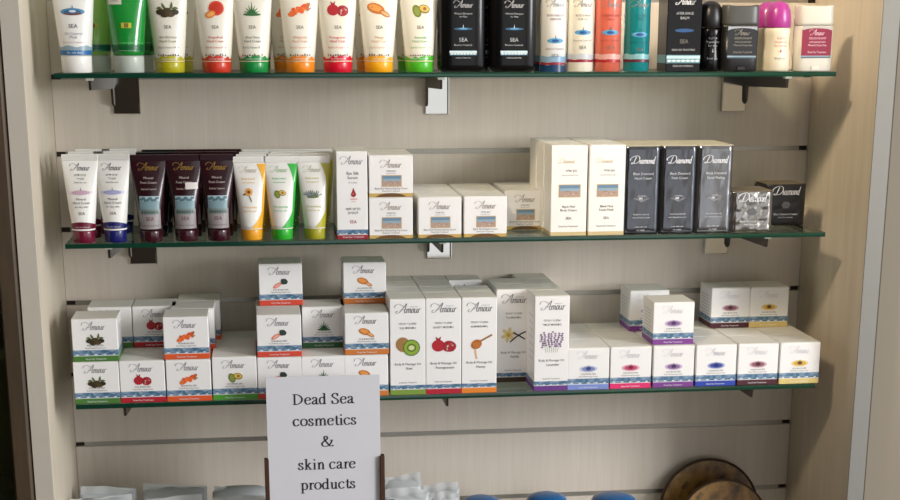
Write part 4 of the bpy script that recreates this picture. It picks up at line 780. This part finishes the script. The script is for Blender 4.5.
# ================================================================== SIGN (serif lettering drawn with a broad pen)
def arc(cx, cz, rx, rz, a0, a1, n=8): return [(cx+rx*math.cos(math.radians(a0+(a1-a0)*i/n)), cz+rz*math.sin(math.radians(a0+(a1-a0)*i/n))) for i in range(n+1)]
def sfh(x0, x1, z): return ('h', x0, x1, z)
def stem(x, z0, z1): return ('s', x, z0, z1)
GL = {
 'D': (1.58, [stem(.32, 0, 1.46), arc(.32, .73, .98, .70, 90, -90, 12), sfh(.05, .62, 1.43), sfh(.05, .62, .03)]),
 'S': (1.16, [[(.9, 1.1), (.78, 1.36), (.52, 1.45), (.24, 1.3), (.2, 1.05), (.45, .84), (.78, .62), (.94, .36), (.8, .08), (.5, .02), (.22, .14), (.12, .45)], ('v', .93, 1.05, 1.47), ('v', .1, 0, .47)]),
 'e': (.95, [[(.14, .58), (.8, .58)], [(.8, .58), (.74, .86), (.48, .97), (.2, .8), (.12, .5), (.24, .14), (.52, .03), (.84, .22)]]),
 'a': (.97, [[(.16, .72), (.26, .92), (.48, .97), (.66, .8), (.66, .5), (.66, .2), (.76, .04), (.96, .12)], [(.66, .6), (.36, .48), (.14, .26), (.3, .03), (.66, .24)]]),
 'd': (1.08, [[(.7, .82), (.46, .97), (.2, .8), (.12, .48), (.22, .12), (.46, .03), (.72, .2)], stem(.76, 0, 1.5), sfh(.5, .78, 1.48), sfh(.74, 1.0, .05)]),
 'c': (.95, [[(.8, .76), (.68, .93), (.48, .97), (.2, .8), (.12, .48), (.24, .13), (.52, .03), (.84, .22)]]),
 'o': (1.08, [('o', .54, .5, .4, .47)]),
 's': (.82, [[(.62, .72), (.52, .92), (.34, .97), (.17, .84), (.22, .64), (.5, .45), (.66, .26), (.54, .06), (.34, .03), (.14, .14), (.1, .32)], ('v', .65, .7, .99), ('v', .1, .01, .32)]),
 'm': (1.7, [stem(.3, 0, .95), stem(.86, 0, .75), stem(1.42, 0, .75), [(.32, .7), (.52, .93), (.7, .95), (.86, .72)], [(.88, .7), (1.08, .93), (1.26, .95), (1.42, .72)], sfh(.06, .32, .92), sfh(.08, .52, .03), sfh(.64, 1.08, .03), sfh(1.2, 1.64, .03)]),
 't': (.62, [[(.34, 1.28), (.34, .9), (.34, .22), (.46, .03), (.64, .14)], sfh(.06, .62, .95)]),
 'i': (.62, [stem(.33, 0, .95), sfh(.08, .34, .92), sfh(.08, .58, .03), ('b', .31, 1.36, .12)]),
 'k': (1.08, [stem(.3, 0, 1.5), [(.32, .42), (.82, .93)], [(.46, .58), (.9, .03)], sfh(.06, .32, 1.48), sfh(.06, .54, .03), sfh(.6, 1.0, .93), sfh(.7, 1.08, .03)]),
 'n': (1.08, [stem(.3, 0, .95), stem(.84, 0, .75), [(.32, .7), (.52, .93), (.68, .95), (.84, .72)], sfh(.06, .32, .92), sfh(.08, .52, .03), sfh(.62, 1.06, .03)]),
 'r': (.74, [stem(.3, 0, .95), [(.32, .66), (.46, .9), (.64, .92)], ('b', .66, .88, .1), sfh(.06, .32, .92), sfh(.08, .56, .03)]),
 'p': (1.08, [stem(.3, -.48, .95), [(.32, .8), (.56, .97), (.84, .8), (.93, .5), (.84, .14), (.58, .03), (.32, .16)], sfh(.06, .32, .92), sfh(.06, .56, -.46)]),
 'u': (1.08, [stem(.27, .25, .95), stem(.8, 0, .95), [(.27, .28), (.36, .08), (.56, .05), (.8, .26)], sfh(.04, .3, .93), sfh(.58, .82, .93), sfh(.78, 1.04, .05)]),
 '&': (1.72, [[(1.5, .88), (1.36, .5), (1.0, .12), (.6, .03), (.24, .16), (.18, .48), (.5, .78), (.86, 1.06), (.84, 1.36), (.64, 1.45), (.46, 1.26), (.56, .92), (.86, .5), (1.2, .12), (1.52, .06), (1.66, .2)], sfh(1.18, 1.66, .9)]),
}
def serif(mb, t, cx, z0, xh, m):
    w = sum(GL[c][0] if c != ' ' else .55 for c in t)*xh; x = cx-w/2; TH, TN = .23, .085
    for c in t:
        if c == ' ': x += .55*xh; continue
        adv, st = GL[c]
        Pm = lambda p: (x+p[0]*xh, z0+p[1]*xh)
        for s_ in st:
            if isinstance(s_, list): mb.rib([Pm(q) for q in s_], m, TH*xh, TN*xh, 1, 4, smooth=len(s_) > 2)
            elif s_[0] == 's': mb.rect(x+(s_[1]-TH/2)*xh, x+(s_[1]+TH/2)*xh, z0+s_[2]*xh, z0+s_[3]*xh, m, 1)
            elif s_[0] == 'h': mb.rect(x+s_[1]*xh, x+s_[2]*xh, z0+(s_[3]-.035)*xh, z0+(s_[3]+.035)*xh, m, 1)
            elif s_[0] == 'v': mb.rect(x+(s_[1]-.03)*xh, x+(s_[1]+.03)*xh, z0+s_[2]*xh, z0+s_[3]*xh, m, 1)
            elif s_[0] == 'o': mb.rib(arc(x+s_[1]*xh, z0+s_[2]*xh, s_[3]*xh, s_[4]*xh, 0, 345, 23), m, TH*xh, TN*xh, 1, closed=True, smooth=False)
            elif s_[0] == 'b': mb.ell(x+s_[1]*xh, z0+s_[2]*xh, s_[3]*xh, s_[3]*xh, m, 1, n=10)
        x += adv*xh
SY = -.222
sx0, sx1 = Xat(265.5, SY, -.46), Xat(379.5, SY, -.46); scx = (sx0+sx1)/2; szt = Zat(376, scx, SY); sw = sx1-sx0; SH = .21
sp = MB(); sp.cbox(-sw/2, sw/2, -.0004, .0004, -SH, 0, mat('sign_paper', '#d9d9de', .6, var=.015, scale=25), .0001)
lt = MB(y=-.0006); SI = C('#2c2a30', .6)
for t, cpx, cpy in (('Dead Sea', 323.5, 404), ('cosmetics', 324.5, 425.3), ('&', 326.5, 446.5), ('skin care', 325.8, 469.0), ('products', 326.5, 489.0)):
    serif(lt, t, Xat(cpx, SY, -.5)-scx, Zat(cpy, scx, SY)-szt, .00950, SI)
HW = mat('holder_brown_wood', '#4a2f22', .4, var=.15, scale=30)
zt = Zat(457, scx, SY)-szt; zb = DECK-szt
parts = [('paper_sheet', sp.build('paper_sheet')), ('lettering', lt.build('lettering'))]
for sx in (-1, 1):
    h = MB(); xo = sx*(sw/2+.0004); h.cbox(min(xo-.0012*sx, xo+.0045*sx), max(xo-.0012*sx, xo+.0045*sx), -.006, -.0007, zb+.016, zt, HW, .0006); h.cbox(min(xo, xo+.0045*sx), max(xo, xo+.0045*sx), -.0006, .006, zb+.016, zt, HW, .0003); parts.append(('holder_rail', h.build('holder_rail')))
h = MB(); h.cbox(-sw/2-.005, sw/2+.005, -.0, .03, zb+.0003, zb+.016, HW, .001); parts.append(('holder_base', h.build('holder_base')))
place('sign', parts, 'white paper sign with black serif lettering held in a brown wooden stand', 'sign', (scx, SY, szt), 0, rx=0)

# ================================================================== LOWER DECK
BAG = glass('plastic_bag_film', '#eef2f4', .25, .8, .85, '#f2f7fa'); SALT = ramp_noise('bath_salt_grains', [(.3, '#cfd8d8'), (.5, '#e2e8e8'), (.7, '#eef2f2')], 300, .6, (1, 1, 1))
def bag(w, h, d, seed, fill, film):
    r = random.Random(seed); b = MB(); n = 20
    def ring(k, z, e=0):
        q = math.sin(math.pi*min(1, (1-k)*1.15+.1))**.6 if k < 1 else .02
        return [((w/2)*(.97+.03*math.sin(3*k+seed))*math.copysign(abs(math.cos(a))**.6, math.cos(a)), d/2*max(.04, q)*math.sin(a)*(1+.2*math.sin(5*a+seed)), z+(.004*math.sin(a*1.0+seed)+.003*math.cos(2*math.acos(max(-1, min(1, math.cos(a))))+seed))*k**6) for a in [2*math.pi*j/n for j in range(n)]]
    b.loft([ring(k/12, h*k/12) for k in range(13)], film); p = [('bag_film', b.build('bag_film'))]
    f = MB(); f.loft([[(x*.93, y*.9, max(.001, z*fill)) for x, y, z in ring(k/8*.9, h*k/8)] for k in range(9)], SALT); p.append(('bag_contents', f.build('bag_contents')))
    s_ = MB(); w2 = w/2*.9; s_.grid(lambda u, v: (-w2+2*w2*u, -.0016+.0012*math.sin(14*u+seed), h*.965+.012*v+.003*math.sin(3*u+seed)), 16, 2, film); p.append(('sealed_edge', s_.build('sealed_edge'))); return p
bags = [(78, 138, 484, -.075, 1, 'rear left plastic packet leaning by the left panel'), (140, 209, 480.5, -.075, 2, 'rear middle plastic packet left of the sign'), (211, 272, 481.5, -.075, 3, 'rear plastic packet right beside the sign'),
        (67, 136, 492, -.135, 4, 'front plastic packet nearest the left panel'), (134, 206, 493.5, -.135, 5, 'front middle plastic packet left of the sign'), (207, 268, 494, -.135, 6, 'front plastic packet beside the brown sign stand')]
for a, b, yt, y, sd, lab in bags:
    x0, x1 = Xat(a, y, -.65), Xat(b, y, -.65); zt_ = Zat(yt, (x0+x1)/2, y)
    place('salt_packet', bag(x1-x0, zt_-DECK-.012, .035, sd, .9, BAG), 'pale '+lab, 'packet', ((x0+x1)/2, y, DECK+.0005), 0, 'pale plastic packets on the deck')
BAG2 = glass('clear_bag_film', '#f2f4f4', .2, .9, .75, '#eef0f2')
for a, b, yt, y, sd, lab, lg in ((383, 422, 471, -.075, 11, 'rear white packet just right of the sign', 0), (421, 460, 481, -.075, 12, 'rear white packet second right of the sign', 0), (383, 430, 486, -.135, 13, 'front white packet with black mark beside the sign stand', 1), (431, 460, 489, -.135, 14, 'front white packet farther from the sign stand', 0)):
    x0, x1 = Xat(a, y, -.65), Xat(b, y, -.65); zt_ = Zat(yt, (x0+x1)/2, y); p = bag(x1-x0, zt_-DECK-.012, .03, sd, .93, BAG2)
    if lg:
        m = MB(y=-.0155); hh = zt_-DECK; m.rib(arc(-.022, hh-.020, .008, .006, 20, 200, 8), C('#3a3a40'), .0016, .001, 1); m.rib([(-.03, hh-.022), (-.024, hh-.018), (-.016, hh-.023)], C('#3a3a40'), .0014, .001, 1); p.append(('printed_mark', m.build('printed_mark')))
    place('soap_packet', p, lab, 'packet', ((x0+x1)/2, y, DECK+.0005), 0, 'white packets right of the sign')
BL = mat('blue_lid', '#1d66a6', .35, coat=.2)
for cpx, yt, rr, lab in ((481, 497.5, .026, 'blue-lidded jar nearest the white packets'), (547, 494.3, .027, 'blue-lidded jar in the middle of three'), (614, 495, .030, 'blue-lidded jar nearest the brown wooden plates')):
    y = -.12; X = Xat(cpx, y, -.65); h = Zat(yt, X, y)-DECK
    b = MB(); b.lathe([(rr*.95, 0), (rr, .003), (rr, h-.03), (rr*.9, h-.024)], mat('clear_jar', '#cfdbe0', .2, coat=.4)); c = MB(); c.lathe([(rr*.98, h-.0238), (rr*1.03, h-.022), (rr*1.03, h-.008), (rr*.95, h-.004), (rr*.6, h-.0005), (.001, h)], BL)
    for i in range(28):
        a = 2*math.pi*i/28; ca, sa = math.cos(a), math.sin(a); c.cbox(rr*1.03*ca-.0008, rr*1.03*ca+.0008, rr*1.03*sa-.0008, rr*1.03*sa+.0008, h-.021, h-.009, BL, .0002)
    place('bath_salt_jar', [('jar_body', b.build('jar_body')), ('lid', c.build('lid'))], lab, 'jar', (X, y, DECK+.0003), 0, 'blue-lidded jars')
PLT = ramp_noise('mottled_brown_wood', [(.3, '#33230f'), (.45, '#6e5026'), (.58, '#8f6c34'), (.68, '#4a3216')], 38, .4, (1, 1, 1)); RIM = mat('dark_wood_rim', '#3a2614', .4, var=.2)
for cpx, yt, R, y, lean, lab in ((711, 460.5, .0655, -.028, -.16, 'larger dark brown round wooden plate leaning on the back wall'), (725.5, 481.0, .0600, -.080, -.16, 'smaller golden brown round wooden plate in front of the larger')):
    X = Xat(cpx, y, -.66); ztop = Zat(yt, X, y); zc = R*math.cos(lean)
    R = (ztop-DECK)/2/math.cos(lean)-.0004
    b = MB(); n = 48
    def rg(r, yy): return [(r*math.cos(2*math.pi*j/n), yy, R+r*math.sin(2*math.pi*j/n)) for j in range(n)]
    b.loft([rg(R*.95, -.001), rg(R*.5, .001), rg(.002, .001)], PLT, False, True); b.loft([rg(R*.4, .010), rg(R*.95, .008)], PLT, True, False)
    r_ = MB(); r_.loft([rg(R*.95, -.0012), rg(R*.975, -.003), rg(R*.99, -.003), rg(R, .001), rg(R*.97, .006), rg(R*.95, .0082)], RIM, False, False)
    place('wooden_plate', [('dish', b.build('dish')), ('rim', r_.build('rim'))], lab, 'plate', (X, y-.012, DECK+.0012), 0, 'round wooden plates', rx=lean)
